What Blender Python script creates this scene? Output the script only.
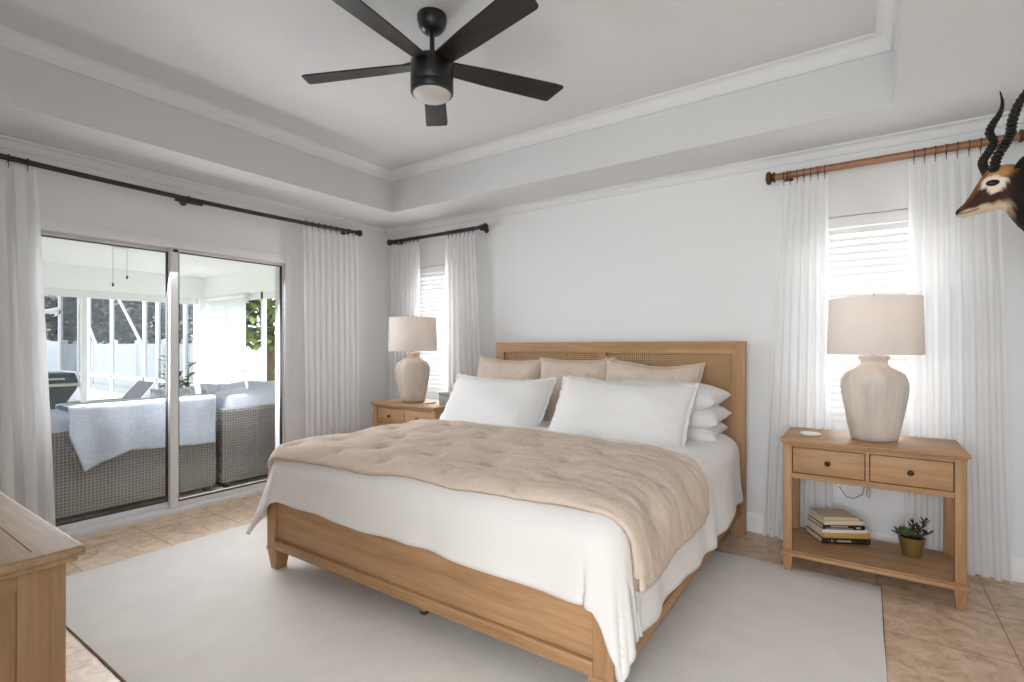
import bpy, bmesh, math, random
from mathutils import Vector, Matrix, noise as mnoise

PI = math.pi
SC = bpy.context.scene
COL = SC.collection
for o in list(bpy.data.objects):
    bpy.data.objects.remove(o)

# ------------------------------------------------------------------ camera, world, light, exposure
YB, XR, YF = 3.83, 5.04, -0.15          # back wall, right wall, front wall
ZS, ZT = 2.53, 2.90                     # soffit height, tray height
cam_d = bpy.data.cameras.new('camera')
cam_d.lens = 18.0
cam_d.sensor_width = 36.0
cam_d.shift_y = 5.0 / 1024
cam_d.clip_start = 0.02
cam_d.clip_end = 200
cam = bpy.data.objects.new('camera', cam_d)
COL.objects.link(cam)
cam.location = (4.30, 0.0, 1.27)
cam.rotation_euler = (PI / 2, 0, math.radians(34.63))
SC.camera = cam

SC.view_settings.view_transform = 'Standard'
SC.view_settings.look = 'None'
SC.view_settings.gamma = 1.0
SC.view_settings.use_curve_mapping = False
SC.view_settings.exposure = 0.56

world = bpy.data.worlds.new('world')
SC.world = world
world.use_nodes = True
wn = world.node_tree
wn.nodes.clear()
w_out = wn.nodes.new('ShaderNodeOutputWorld')
w_bg = wn.nodes.new('ShaderNodeBackground')
w_tc = wn.nodes.new('ShaderNodeTexCoord')
w_sep = wn.nodes.new('ShaderNodeSeparateXYZ')
w_ramp = wn.nodes.new('ShaderNodeValToRGB')
w_ramp.color_ramp.elements[0].position = 0.0
w_ramp.color_ramp.elements[0].color = (0.94, 0.96, 1.0, 1)
w_ramp.color_ramp.elements[1].position = 0.7
w_ramp.color_ramp.elements[1].color = (0.72, 0.85, 1.0, 1)
wn.links.new(w_tc.outputs['Generated'], w_sep.inputs[0])
wn.links.new(w_sep.outputs['Z'], w_ramp.inputs[0])
wn.links.new(w_ramp.outputs[0], w_bg.inputs['Color'])
w_bg.inputs['Strength'].default_value = 2.6
wn.links.new(w_bg.outputs[0], w_out.inputs[0])

sun_d = bpy.data.lights.new('sun', 'SUN')
sun_d.energy = 3.6
sun_d.angle = math.radians(2)
sun_d.color = (1.0, 0.96, 0.9)
sun = bpy.data.objects.new('sun', sun_d)
COL.objects.link(sun)
sun.rotation_euler = Vector((-0.35, -0.75, -0.85)).to_track_quat('-Z', 'Y').to_euler()


def area(name, loc, direction, sx, sy, power, color=(1, 1, 1)):
    d = bpy.data.lights.new(name, 'AREA')
    d.shape = 'RECTANGLE'
    d.size, d.size_y = sx, sy
    d.energy = power
    d.color = color
    o = bpy.data.objects.new(name, d)
    COL.objects.link(o)
    o.location = loc
    o.rotation_euler = Vector(direction).to_track_quat('-Z', 'Y').to_euler()
    return o


# fill light added behind the camera, set at an invented opening in the entry
area('entry_fill', (4.2, -2.28, 1.35), (0, 1, -0.12), 1.5, 2.0, 46, (0.93, 0.965, 1.0))
# daylight coming in from the lanai through the sliding door, from the two bedroom windows
area('door_daylight', (-0.22, 1.90, 1.40), (1, 0, -0.45), 1.25, 1.3, 46, (0.93, 0.965, 1.0))
area('window_daylight_left', (0.68, 3.99, 1.45), (0, -1, 0), 0.62, 1.2, 9, (0.98, 0.99, 1.0))
area('window_daylight_right', (4.33, 3.99, 1.45), (0, -1, 0), 0.80, 1.2, 9, (0.98, 0.99, 1.0))
area('blind_fill_left', (0.765, YB - 0.03, 1.45), (0, -1, 0), 0.28, 1.2, 3.8, (0.98, 0.99, 1.0))  # lamp added in front of the blind to brighten the corner
area('blind_fill_right', (4.315, YB - 0.03, 1.45), (0, -1, 0), 0.30, 1.2, 1.8, (0.98, 0.99, 1.0))  # lamp added in front of the blind, imitating light passing through it
SC.cycles.use_denoising = True
SC.cycles.max_bounces = 10
SC.cycles.diffuse_bounces = 6
SC.cycles.transparent_max_bounces = 24
SC.cycles.sample_clamp_indirect = 6.0
SC.cycles.caustics_reflective = False
SC.cycles.caustics_refractive = False


# ------------------------------------------------------------------ materials
class NT:
    def __init__(self, name):
        self.m = bpy.data.materials.new(name)
        self.m.use_nodes = True
        self.t = self.m.node_tree
        self.t.nodes.clear()
        self.out = self.t.nodes.new('ShaderNodeOutputMaterial')

    def n(self, kind, **kw):
        x = self.t.nodes.new(kind)
        for k, v in kw.items():
            if k in x.inputs.keys() if hasattr(x.inputs, 'keys') else False:
                x.inputs[k].default_value = v
            else:
                setattr(x, k, v)
        return x

    def l(self, a, b):
        self.t.links.new(a, b)


def rgba(c):
    return (c[0], c[1], c[2], 1.0)


def srgb(r, g, b):
    def f(v):
        v = v / 255.0
        return v / 12.92 if v <= 0.04045 else ((v + 0.055) / 1.055) ** 2.4
    return (f(r), f(g), f(b))


def simple(name, col, rough=0.6, metal=0.0, var=0.0, scale=8.0, bump=0.0, bscale=60.0, spec=0.4,
           stretch=(1, 1, 1), sheen=0.0, detail=3.0, trans=0.0, emit=0.0):
    t = NT(name)
    p = t.n('ShaderNodeBsdfPrincipled')
    p.inputs['Roughness'].default_value = rough
    p.inputs['Metallic'].default_value = metal
    p.inputs['Specular IOR Level'].default_value = spec
    p.inputs['Base Color'].default_value = rgba(col)
    if sheen:
        p.inputs['Sheen Weight'].default_value = sheen
    tc = t.n('ShaderNodeTexCoord')
    mp = t.n('ShaderNodeMapping')
    mp.inputs['Scale'].default_value = stretch
    t.l(tc.outputs['Object'], mp.inputs[0])
    if var:
        nz = t.n('ShaderNodeTexNoise')
        nz.inputs['Scale'].default_value = scale
        nz.inputs['Detail'].default_value = detail
        t.l(mp.outputs[0], nz.inputs['Vector'])
        rp = t.n('ShaderNodeValToRGB')
        rp.color_ramp.elements[0].position = 0.3
        rp.color_ramp.elements[1].position = 0.7
        rp.color_ramp.elements[0].color = rgba([c * (1 - var) for c in col])
        rp.color_ramp.elements[1].color = rgba([min(1, c * (1 + var)) for c in col])
        t.l(nz.outputs['Fac'], rp.inputs[0])
        t.l(rp.outputs[0], p.inputs['Base Color'])
    if bump:
        nb = t.n('ShaderNodeTexNoise')
        nb.inputs['Scale'].default_value = bscale
        nb.inputs['Detail'].default_value = 4.0
        t.l(mp.outputs[0], nb.inputs['Vector'])
        b = t.n('ShaderNodeBump')
        b.inputs['Strength'].default_value = bump
        b.inputs['Distance'].default_value = 0.01
        t.l(nb.outputs['Fac'], b.inputs['Height'])
        t.l(b.outputs[0], p.inputs['Normal'])
    if emit:
        p.inputs['Emission Color'].default_value = rgba(col)
        p.inputs['Emission Strength'].default_value = emit
    if trans:
        tr = t.n('ShaderNodeBsdfTranslucent')
        tr.inputs['Color'].default_value = rgba(col)
        mx = t.n('ShaderNodeMixShader')
        mx.inputs[0].default_value = trans
        t.l(p.outputs[0], mx.inputs[1])
        t.l(tr.outputs[0], mx.inputs[2])
        t.l(mx.outputs[0], t.out.inputs[0])
    else:
        t.l(p.outputs[0], t.out.inputs[0])
    return t.m


def wood(name, axis, light, dark, rough=0.5, ringscale=1.0):
    """oak with the grain running along one axis"""
    t = NT(name)
    p = t.n('ShaderNodeBsdfPrincipled')
    p.inputs['Roughness'].default_value = rough
    p.inputs['Specular IOR Level'].default_value = 0.35
    tc = t.n('ShaderNodeTexCoord')
    mp = t.n('ShaderNodeMapping')
    s = [14.0, 14.0, 14.0]
    s['xyz'.index(axis)] = 0.9
    mp.inputs['Scale'].default_value = [q * ringscale for q in s]
    t.l(tc.outputs['Object'], mp.inputs[0])
    n1 = t.n('ShaderNodeTexNoise')
    n1.inputs['Scale'].default_value = 1.3
    n1.inputs['Detail'].default_value = 6
    n1.inputs['Roughness'].default_value = 0.65
    n1.inputs['Distortion'].default_value = 0.6
    t.l(mp.outputs[0], n1.inputs['Vector'])
    n2 = t.n('ShaderNodeTexNoise')
    n2.inputs['Scale'].default_value = 9
    n2.inputs['Detail'].default_value = 3
    t.l(mp.outputs[0], n2.inputs['Vector'])
    m1 = t.n('ShaderNodeMath', operation='MULTIPLY_ADD')
    m1.inputs[1].default_value = 0.35
    t.l(n2.outputs['Fac'], m1.inputs[0])
    t.l(n1.outputs['Fac'], m1.inputs[2])
    rp = t.n('ShaderNodeValToRGB')
    e = rp.color_ramp.elements
    e[0].position, e[0].color = 0.42, rgba(dark)
    e[1].position, e[1].color = 0.88, rgba(light)
    t.l(m1.outputs[0], rp.inputs[0])
    t.l(rp.outputs[0], p.inputs['Base Color'])
    b = t.n('ShaderNodeBump')
    b.inputs['Strength'].default_value = 0.12
    b.inputs['Distance'].default_value = 0.004
    t.l(m1.outputs[0], b.inputs['Height'])
    t.l(b.outputs[0], p.inputs['Normal'])
    t.l(p.outputs[0], t.out.inputs[0])
    return t.m


def weave(name, col, dark, cell, rough=0.9, strength=0.5, trans=0.0, var=0.0):
    """cloth with a fine over-and-under thread pattern"""
    t = NT(name)
    p = t.n('ShaderNodeBsdfPrincipled')
    p.inputs['Roughness'].default_value = rough
    p.inputs['Specular IOR Level'].default_value = 0.15
    tc = t.n('ShaderNodeTexCoord')
    vals = []
    for stretch in ((1, 1, 6), (6, 6, 1)):
        mp = t.n('ShaderNodeMapping')
        mp.inputs['Scale'].default_value = stretch
        t.l(tc.outputs['Object'], mp.inputs[0])
        nz = t.n('ShaderNodeTexNoise')
        nz.inputs['Scale'].default_value = 0.35 / cell
        nz.inputs['Detail'].default_value = 2
        t.l(mp.outputs[0], nz.inputs['Vector'])
        vals.append(nz.outputs['Fac'])
    ad = t.n('ShaderNodeMath', operation='ADD')
    t.l(vals[0], ad.inputs[0])
    t.l(vals[1], ad.inputs[1])
    rp = t.n('ShaderNodeValToRGB')
    rp.color_ramp.elements[0].position = 0.35
    rp.color_ramp.elements[0].color = rgba(dark)
    rp.color_ramp.elements[1].position = 0.6
    rp.color_ramp.elements[1].color = rgba(col)
    hf = t.n('ShaderNodeMath', operation='MULTIPLY')
    hf.inputs[1].default_value = 0.5
    t.l(ad.outputs[0], hf.inputs[0])
    t.l(hf.outputs[0], rp.inputs[0])
    t.l(rp.outputs[0], p.inputs['Base Color'])
    b = t.n('ShaderNodeBump')
    b.inputs['Strength'].default_value = strength
    b.inputs['Distance'].default_value = 0.002
    t.l(ad.outputs[0], b.inputs['Height'])
    t.l(b.outputs[0], p.inputs['Normal'])
    if trans:
        tr = t.n('ShaderNodeBsdfTranslucent')
        t.l(rp.outputs[0], tr.inputs['Color'])
        mx = t.n('ShaderNodeMixShader')
        mx.inputs[0].default_value = trans
        t.l(p.outputs[0], mx.inputs[1])
        t.l(tr.outputs[0], mx.inputs[2])
        t.l(mx.outputs[0], t.out.inputs[0])
    else:
        t.l(p.outputs[0], t.out.inputs[0])
    return t.m


def attr_mat(name, rough=0.7, bump=0.3, bscale=180, stretch=(1, 1, 1)):
    """colour taken from the mesh's own colour attribute (fur patches, leaf tints)"""
    t = NT(name)
    p = t.n('ShaderNodeBsdfPrincipled')
    p.inputs['Roughness'].default_value = rough
    p.inputs['Specular IOR Level'].default_value = 0.25
    a = t.n('ShaderNodeAttribute', attribute_name='col')
    t.l(a.outputs['Color'], p.inputs['Base Color'])
    tc = t.n('ShaderNodeTexCoord')
    mp = t.n('ShaderNodeMapping')
    mp.inputs['Scale'].default_value = stretch
    t.l(tc.outputs['Object'], mp.inputs[0])
    nb = t.n('ShaderNodeTexNoise')
    nb.inputs['Scale'].default_value = bscale
    nb.inputs['Detail'].default_value = 4
    t.l(mp.outputs[0], nb.inputs['Vector'])
    b = t.n('ShaderNodeBump')
    b.inputs['Strength'].default_value = bump
    b.inputs['Distance'].default_value = 0.004
    t.l(nb.outputs['Fac'], b.inputs['Height'])
    t.l(b.outputs[0], p.inputs['Normal'])
    t.l(p.outputs[0], t.out.inputs[0])
    return t.m


def glass_mat(name, tint=(1, 1, 1), refl=0.06):
    t = NT(name)
    tr = t.n('ShaderNodeBsdfTransparent')
    tr.inputs['Color'].default_value = rgba(tint)
    gl = t.n('ShaderNodeBsdfGlossy')
    gl.inputs['Roughness'].default_value = 0.0
    fr = t.n('ShaderNodeFresnel')
    fr.inputs['IOR'].default_value = 1.35
    mx = t.n('ShaderNodeMixShader')
    t.l(fr.outputs[0], mx.inputs[0])
    t.l(tr.outputs[0], mx.inputs[1])
    t.l(gl.outputs[0], mx.inputs[2])
    t.l(mx.outputs[0], t.out.inputs[0])
    return t.m


def screen_mat(name, col, cover):
    """fine insect screen: part of the light passes between the threads"""
    t = NT(name)
    tr = t.n('ShaderNodeBsdfTransparent')
    df = t.n('ShaderNodeBsdfDiffuse')
    df.inputs['Color'].default_value = rgba(col)
    mx = t.n('ShaderNodeMixShader')
    mx.inputs[0].default_value = cover
    t.l(tr.outputs[0], mx.inputs[1])
    t.l(df.outputs[0], mx.inputs[2])
    t.l(mx.outputs[0], t.out.inputs[0])
    return t.m


def tile_mat(name):
    t = NT(name)
    p = t.n('ShaderNodeBsdfPrincipled')
    p.inputs['Roughness'].default_value = 0.42
    p.inputs['Specular IOR Level'].default_value = 0.4
    tc = t.n('ShaderNodeTexCoord')
    mp = t.n('ShaderNodeMapping')
    mp.inputs['Location'].default_value = (0.217, 0.373, 0)
    t.l(tc.outputs['Object'], mp.inputs[0])
    br = t.n('ShaderNodeTexBrick')
    br.offset = 0.0
    br.inputs['Scale'].default_value = 1.0
    br.inputs['Brick Width'].default_value = 0.457
    br.inputs['Row Height'].default_value = 0.457
    br.inputs['Mortar Size'].default_value = 0.004
    br.inputs['Mortar Smooth'].default_value = 0.2
    br.inputs['Color1'].default_value = (0.35, 0.35, 0.35, 1)
    br.inputs['Color2'].default_value = (0.65, 0.65, 0.65, 1)
    br.inputs['Mortar'].default_value = (0.5, 0.5, 0.5, 1)
    t.l(mp.outputs[0], br.inputs['Vector'])
    n1 = t.n('ShaderNodeTexNoise')
    n1.inputs['Scale'].default_value = 12
    n1.inputs['Detail'].default_value = 9
    n1.inputs['Roughness'].default_value = 0.68
    n1.inputs['Distortion'].default_value = 0.7
    t.l(tc.outputs['Object'], n1.inputs['Vector'])
    ad = t.n('ShaderNodeMath', operation='MULTIPLY_ADD')
    ad.inputs[1].default_value = 0.16
    t.l(br.outputs['Color'], ad.inputs[0])
    t.l(n1.outputs['Fac'], ad.inputs[2])
    rp = t.n('ShaderNodeValToRGB')
    e = rp.color_ramp.elements
    e[0].position, e[0].color = 0.40, rgba(srgb(190, 157, 125))
    e[1].position, e[1].color = 0.74, rgba(srgb(238, 216, 191))
    m = e.new(0.56)
    m.color = rgba(srgb(220, 192, 163))
    t.l(ad.outputs[0], rp.inputs[0])
    mx = t.n('ShaderNodeMixRGB')
    mx.inputs['Color2'].default_value = rgba(srgb(182, 152, 124))
    t.l(br.outputs['Fac'], mx.inputs['Fac'])
    t.l(rp.outputs[0], mx.inputs['Color1'])
    t.l(mx.outputs[0], p.inputs['Base Color'])
    b = t.n('ShaderNodeBump')
    b.invert = True
    b.inputs['Strength'].default_value = 0.5
    b.inputs['Distance'].default_value = 0.003
    t.l(br.outputs['Fac'], b.inputs['Height'])
    t.l(b.outputs[0], p.inputs['Normal'])
    t.l(p.outputs[0], t.out.inputs[0])
    return t.m


def wicker_mat(name, light, dark, cell=0.03):
    t = NT(name)
    p = t.n('ShaderNodeBsdfPrincipled')
    p.inputs['Roughness'].default_value = 0.55
    tc = t.n('ShaderNodeTexCoord')
    sp = t.n('ShaderNodeSeparateXYZ')
    t.l(tc.outputs['Object'], sp.inputs[0])
    waves = []
    for ax in ('Y', 'Z'):
        m = t.n('ShaderNodeMath', operation='MULTIPLY')
        m.inputs[1].default_value = 2 * PI / cell
        t.l(sp.outputs[ax], m.inputs[0])
        s = t.n('ShaderNodeMath', operation='SINE')
        t.l(m.outputs[0], s.inputs[0])
        waves.append(s)
    mx = t.n('ShaderNodeMath', operation='MAXIMUM')
    t.l(waves[0].outputs[0], mx.inputs[0])
    t.l(waves[1].outputs[0], mx.inputs[1])
    nz = t.n('ShaderNodeTexNoise')
    nz.inputs['Scale'].default_value = 4
    t.l(tc.outputs['Object'], nz.inputs['Vector'])
    ad = t.n('ShaderNodeMath', operation='ADD')
    t.l(mx.outputs[0], ad.inputs[0])
    t.l(nz.outputs['Fac'], ad.inputs[1])
    rp = t.n('ShaderNodeValToRGB')
    rp.color_ramp.elements[0].position = 0.35
    rp.color_ramp.elements[0].color = rgba(dark)
    rp.color_ramp.elements[1].position = 1.0
    rp.color_ramp.elements[1].color = rgba(light)
    t.l(ad.outputs[0], rp.inputs[0])
    t.l(rp.outputs[0], p.inputs['Base Color'])
    b = t.n('ShaderNodeBump')
    b.inputs['Strength'].default_value = 0.6
    b.inputs['Distance'].default_value = 0.006
    t.l(mx.outputs[0], b.inputs['Height'])
    t.l(b.outputs[0], p.inputs['Normal'])
    t.l(p.outputs[0], t.out.inputs[0])
    return t.m


OAK_L, OAK_D = srgb(190, 151, 111), srgb(148, 110, 74)
M = {
    'wall': simple('wall_paint', srgb(228, 229, 230), 0.75, bump=0.05, bscale=140),
    'ceiling': simple('ceiling_knockdown', srgb(214, 215, 216), 0.85, bump=0.45, bscale=75),
    'trim': simple('trim_white', srgb(236, 236, 236), 0.4),
    'crown': simple('crown_paint', srgb(222, 223, 224), 0.6),
    'floor': tile_mat('travertine_tile'),
    'oak_x': wood('oak_grain_x', 'x', OAK_L, OAK_D),
    'oak_y': wood('oak_grain_y', 'y', OAK_L, OAK_D),
    'oak_z': wood('oak_grain_z', 'z', OAK_L, OAK_D),
    'dres_x': wood('dresser_oak_x', 'x', srgb(170, 143, 114), srgb(128, 101, 76)),
    'dres_z': wood('dresser_oak_z', 'z', srgb(158, 126, 95), srgb(116, 88, 62)),
    'cane': simple('cane', srgb(198, 160, 116), 0.6, var=0.12, scale=40),
    'cane_back': simple('cane_backing', srgb(104, 74, 50), 0.8),
    'dark_gap': simple('dark_interior', srgb(70, 48, 32), 0.8),
    'duvet': simple('white_cotton', srgb(228, 225, 222), 0.9, bump=0.16, bscale=28, sheen=0.15, spec=0.1),
    'pillow': simple('white_sham_cotton', srgb(228, 226, 224), 0.9, bump=0.10, bscale=40, sheen=0.15, spec=0.1),
    'sheet': simple('white_sheet', srgb(236, 233, 229), 0.9, spec=0.1),
    'throw': weave('tan_gauze', srgb(221, 204, 188), srgb(207, 187, 170), 0.005, strength=1.0),
    'euro': weave('tan_sham_gauze', srgb(214, 198, 182), srgb(200, 181, 164), 0.005, strength=0.8),
    'curtain': weave('white_linen_sheer', srgb(250, 250, 250), srgb(246, 246, 246), 0.006, strength=0.1, trans=0.5),
    'blind': simple('blind_white', srgb(244, 244, 244), 0.5, trans=0.2),
    'bronze': simple('dark_bronze', srgb(66, 62, 60), 0.35, metal=0.7, var=0.1),
    'brown_rod': simple('brown_rod', srgb(150, 110, 82), 0.4, metal=0.25, var=0.15, scale=30),
    'brown_ring': simple('brown_rings', srgb(84, 54, 40), 0.4, metal=0.4),
    'knob': simple('dark_knob', srgb(64, 46, 34), 0.4, metal=0.6),
    'fan_black': simple('fan_black', srgb(22, 21, 21), 0.35, spec=0.5),
    'fan_blade': wood('fan_blade_black', 'x', srgb(46, 40, 36), srgb(26, 24, 23), rough=0.33, ringscale=1.5),
    'lens': simple('fan_lens', srgb(232, 230, 226), 0.5, trans=0.3),
    'shade': weave('lamp_linen', srgb(240, 236, 233), srgb(231, 225, 220), 0.004, strength=0.4, trans=0.35),
    'ceramic': simple('lamp_plaster', srgb(206, 196, 186), 0.85, var=0.16, scale=12, bump=0.6, bscale=34, stretch=(1, 1, 0.35), detail=6),
    'brass': simple('brass', srgb(190, 160, 110), 0.35, metal=0.9),
    'rug': simple('rug_pile', srgb(243, 238, 232), 0.97, var=0.03, scale=6, bump=0.6, bscale=260, spec=0.05, sheen=0.2),
    'rug_edge': simple('rug_binding', srgb(120, 110, 98), 0.95),
    'white_metal': simple('white_aluminium', srgb(232, 233, 234), 0.35),
    'track': simple('dark_gasket', srgb(60, 60, 60), 0.6),
    'glass': glass_mat('pane_glass', (0.975, 0.975, 0.98)),
    'white_plastic': simple('white_plastic', srgb(238, 238, 236), 0.4),
    'grey_cord': simple('grey_cord', srgb(150, 152, 156), 0.5),
    'pot_gold': simple('gold_pot', srgb(160, 136, 88), 0.38, metal=0.75, var=0.25, scale=14, stretch=(1, 1, 0.25)),
    'soil': simple('dark_soil', srgb(40, 32, 26), 0.95, bump=0.8, bscale=120),
    'leaf': attr_mat('leaves', 0.5, 0.1, 30),
    'horn': simple('horn_black', srgb(30, 25, 22), 0.38, var=0.3, scale=40, bump=0.4, bscale=60, spec=0.25),
    'fur': attr_mat('antelope_fur', 0.75, 0.55, 160),
    'eye': simple('eye_black', srgb(12, 10, 9), 0.3, spec=0.3),
    'page': simple('book_pages', srgb(226, 212, 190), 0.9, bump=0.5, bscale=220, stretch=(0.1, 0.1, 3)),
    'bk_black': simple('book_black', srgb(24, 24, 26), 0.5),
    'bk_gold': simple('book_mustard', srgb(200, 156, 84), 0.6),
    'bk_white': simple('book_white', srgb(232, 224, 218), 0.6),
    'bk_cream': simple('book_cream', srgb(222, 204, 172), 0.6),
    'bk_tan': simple('book_tan', srgb(206, 188, 160), 0.65),
    'letter': simple('spine_letters', srgb(222, 214, 202), 0.6),
    'wicker': wicker_mat('wicker', srgb(140, 135, 129), srgb(98, 94, 89), 0.023),
    'outdoor_cushion': simple('outdoor_cushion', srgb(214, 220, 228), 0.9, bump=0.2, bscale=20),
    'blanket': weave('outdoor_throw', srgb(206, 216, 228), srgb(186, 196, 208), 0.014),
    'cushion_print': simple('printed_cushion', srgb(200, 202, 206), 0.9, var=0.45, scale=26),
    'stucco': simple('white_stucco', srgb(247, 247, 247), 0.8, bump=0.15, bscale=60),
    'deck': simple('pool_deck', srgb(226, 220, 208), 0.85, var=0.05, scale=3),
    'fence_white': simple('vinyl_fence', srgb(232, 236, 240), 0.5),
    'screen': screen_mat('insect_screen', srgb(84, 88, 92), 0.36),
    'grill': simple('grill_grey', srgb(70, 78, 84), 0.4, var=0.1),
    'grill_trim': simple('grill_trim', srgb(196, 194, 188), 0.4),
    'lounge': simple('lounge_sling', srgb(82, 78, 74), 0.7),
    'bark': simple('bark', srgb(112, 96, 80), 0.95, var=0.3, scale=14, bump=0.8, bscale=24, stretch=(1, 1, 0.3)),
    'lawn': simple('lawn', srgb(120, 128, 78), 0.95, var=0.35, scale=5),
    'roller': simple('roller_shade', srgb(244, 246, 248), 0.8, trans=0.4),
    'greybox': simple('grey_green_box', srgb(152, 158, 150), 0.6, var=0.08),
    'coaster': simple('white_coaster', srgb(234, 228, 220), 0.6),
    'terracotta': simple('pot_clay', srgb(190, 180, 168), 0.8),
}


# ------------------------------------------------------------------ mesh helper
class MB:
    def __init__(self):
        self.bm = bmesh.new()

    def box(self, x0, x1, y0, y1, z0, z1, bev=0.0, seg=2):
        vs = [self.bm.verts.new(p) for p in
              ((x0, y0, z0), (x1, y0, z0), (x1, y1, z0), (x0, y1, z0), (x0, y0, z1), (x1, y0, z1), (x1, y1, z1), (x0, y1, z1))]
        fs = [self.bm.faces.new([vs[i] for i in q]) for q in
              ((3, 2, 1, 0), (4, 5, 6, 7), (0, 1, 5, 4), (1, 2, 6, 5), (2, 3, 7, 6), (3, 0, 4, 7))]
        if bev > 0:
            es = list({e for f in fs for e in f.edges})
            bmesh.ops.bevel(self.bm, geom=es, offset=bev, segments=seg, profile=0.5, affect='EDGES')
        return self

    def frustum(self, c0, h0, c1, h1, bev=0.0):
        """square block tapering from centre c0 half-sizes h0 to c1, h1"""
        pts = []
        for c, h in ((c0, h0), (c1, h1)):
            for sx, sy in ((-1, -1), (1, -1), (1, 1), (-1, 1)):
                pts.append((c[0] + sx * h[0], c[1] + sy * h[1], c[2]))
        vs = [self.bm.verts.new(p) for p in pts]
        fs = [self.bm.faces.new([vs[i] for i in q]) for q in
              ((3, 2, 1, 0), (4, 5, 6, 7), (0, 1, 5, 4), (1, 2, 6, 5), (2, 3, 7, 6), (3, 0, 4, 7))]
        if bev > 0:
            es = list({e for f in fs for e in f.edges})
            bmesh.ops.bevel(self.bm, geom=es, offset=bev, segments=2, profile=0.5, affect='EDGES')
        return self

    def prism(self, poly, axis, a0, a1):
        """extrude a 2-D polygon along an axis; poly in the other two axes in xyz order"""
        def mk(p, a):
            return {'x': (a, p[0], p[1]), 'y': (p[0], a, p[1]), 'z': (p[0], p[1], a)}[axis]
        lo = [self.bm.verts.new(mk(p, a0)) for p in poly]
        hi = [self.bm.verts.new(mk(p, a1)) for p in poly]
        n = len(poly)
        self.bm.faces.new(lo[::-1])
        self.bm.faces.new(hi)
        for i in range(n):
            self.bm.faces.new([lo[i], lo[(i + 1) % n], hi[(i + 1) % n], hi[i]])
        return self

    def lathe(self, profile, center=(0, 0, 0), n=32, axis='z', cap=True, mod=None):
        rings = []
        for r, h in profile:
            ring = []
            for k in range(n):
                a = 2 * PI * k / n
                rr = r if mod is None else r * mod(a, h)
                c, s = rr * math.cos(a), rr * math.sin(a)
                p = {'z': (c, s, h), 'x': (h, c, s), 'y': (c, h, s)}[axis]
                ring.append(self.bm.verts.new((p[0] + center[0], p[1] + center[1], p[2] + center[2])))
            rings.append(ring)
        for a, b in zip(rings, rings[1:]):
            for k in range(n):
                self.bm.faces.new([a[k], a[(k + 1) % n], b[(k + 1) % n], b[k]])
        if cap:
            self.bm.faces.new(rings[0][::-1])
            self.bm.faces.new(rings[-1])
        return self

    def tube(self, pts, rad, n=10, cap=True, flat=1.0, closed=False):
        pts = [Vector(p) for p in pts]
        if not hasattr(rad, '__len__'):
            rad = [rad] * len(pts)
        rings = []
        up = Vector((0, 0, 1))
        m = len(pts)
        prev = None
        for i, p in enumerate(pts):
            if closed:
                d = pts[(i + 1) % m] - pts[i - 1]
            else:
                d = pts[min(i + 1, m - 1)] - pts[max(i - 1, 0)]
            d.normalize()
            if prev is None:
                ref = up if abs(d.dot(up)) < 0.95 else Vector((1, 0, 0))
                a = d.cross(ref).normalized()
            else:
                a = (prev - d * prev.dot(d)).normalized()
            prev = a
            b = d.cross(a)
            rings.append([self.bm.verts.new(p + (a * math.cos(2 * PI * k / n) + b * math.sin(2 * PI * k / n) * flat) * rad[i]) for k in range(n)])
        pairs = list(zip(rings, rings[1:]))
        if closed:
            pairs.append((rings[-1], rings[0]))
        for a, b in pairs:
            for k in range(n):
                self.bm.faces.new([a[k], a[(k + 1) % n], b[(k + 1) % n], b[k]])
        if cap and not closed:
            self.bm.faces.new(rings[0][::-1])
            self.bm.faces.new(rings[-1])
        return self

    def torus(self, c, R, r, axis='x', n=20, k=8):
        pts = []
        for i in range(n):
            a = 2 * PI * i / n
            u, v = R * math.cos(a), R * math.sin(a)
            pts.append({'x': (c[0], c[1] + u, c[2] + v), 'y': (c[0] + u, c[1], c[2] + v), 'z': (c[0] + u, c[1] + v, c[2])}[axis])
        return self.tube(pts, r, k, closed=True)

    def grid(self, fn, nu, nv):
        g = [[self.bm.verts.new(fn(i / nu, j / nv)) for j in range(nv + 1)] for i in range(nu + 1)]
        for i in range(nu):
            for j in range(nv):
                self.bm.faces.new([g[i][j], g[i + 1][j], g[i + 1][j + 1], g[i][j + 1]])
        return g

    def ellipsoid(self, c, r, n=16, m=10):
        rings = []
        for j in range(1, m):
            th = PI * j / m
            rings.append([self.bm.verts.new((c[0] + r[0] * math.sin(th) * math.cos(2 * PI * k / n),
                                             c[1] + r[1] * math.sin(th) * math.sin(2 * PI * k / n),
                                             c[2] + r[2] * math.cos(th))) for k in range(n)])
        t = self.bm.verts.new((c[0], c[1], c[2] + r[2]))
        b = self.bm.verts.new((c[0], c[1], c[2] - r[2]))
        for k in range(n):
            self.bm.faces.new([t, rings[0][k], rings[0][(k + 1) % n]])
            self.bm.faces.new([b, rings[-1][(k + 1) % n], rings[-1][k]])
        for a, q in zip(rings, rings[1:]):
            for k in range(n):
                self.bm.faces.new([a[k], q[k], q[(k + 1) % n], a[(k + 1) % n]])
        return self

    def build(self, name, mat, parent=None, smooth=35, solid=0.0, colors=None):
        bmesh.ops.recalc_face_normals(self.bm, faces=self.bm.faces[:])
        me = bpy.data.meshes.new(name)
        off = Vector((0, 0, 0))
        q = parent
        while q is not None:
            off += q.location
            q = q.parent
        if off.length > 0:
            bmesh.ops.translate(self.bm, verts=self.bm.verts[:], vec=-off)
        self.bm.to_mesh(me)
        self.bm.free()
        me.materials.append(M[mat])
        if smooth:
            me.polygons.foreach_set('use_smooth', [True] * len(me.polygons))
            if smooth < 180:
                me.set_sharp_from_angle(angle=math.radians(smooth))
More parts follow.
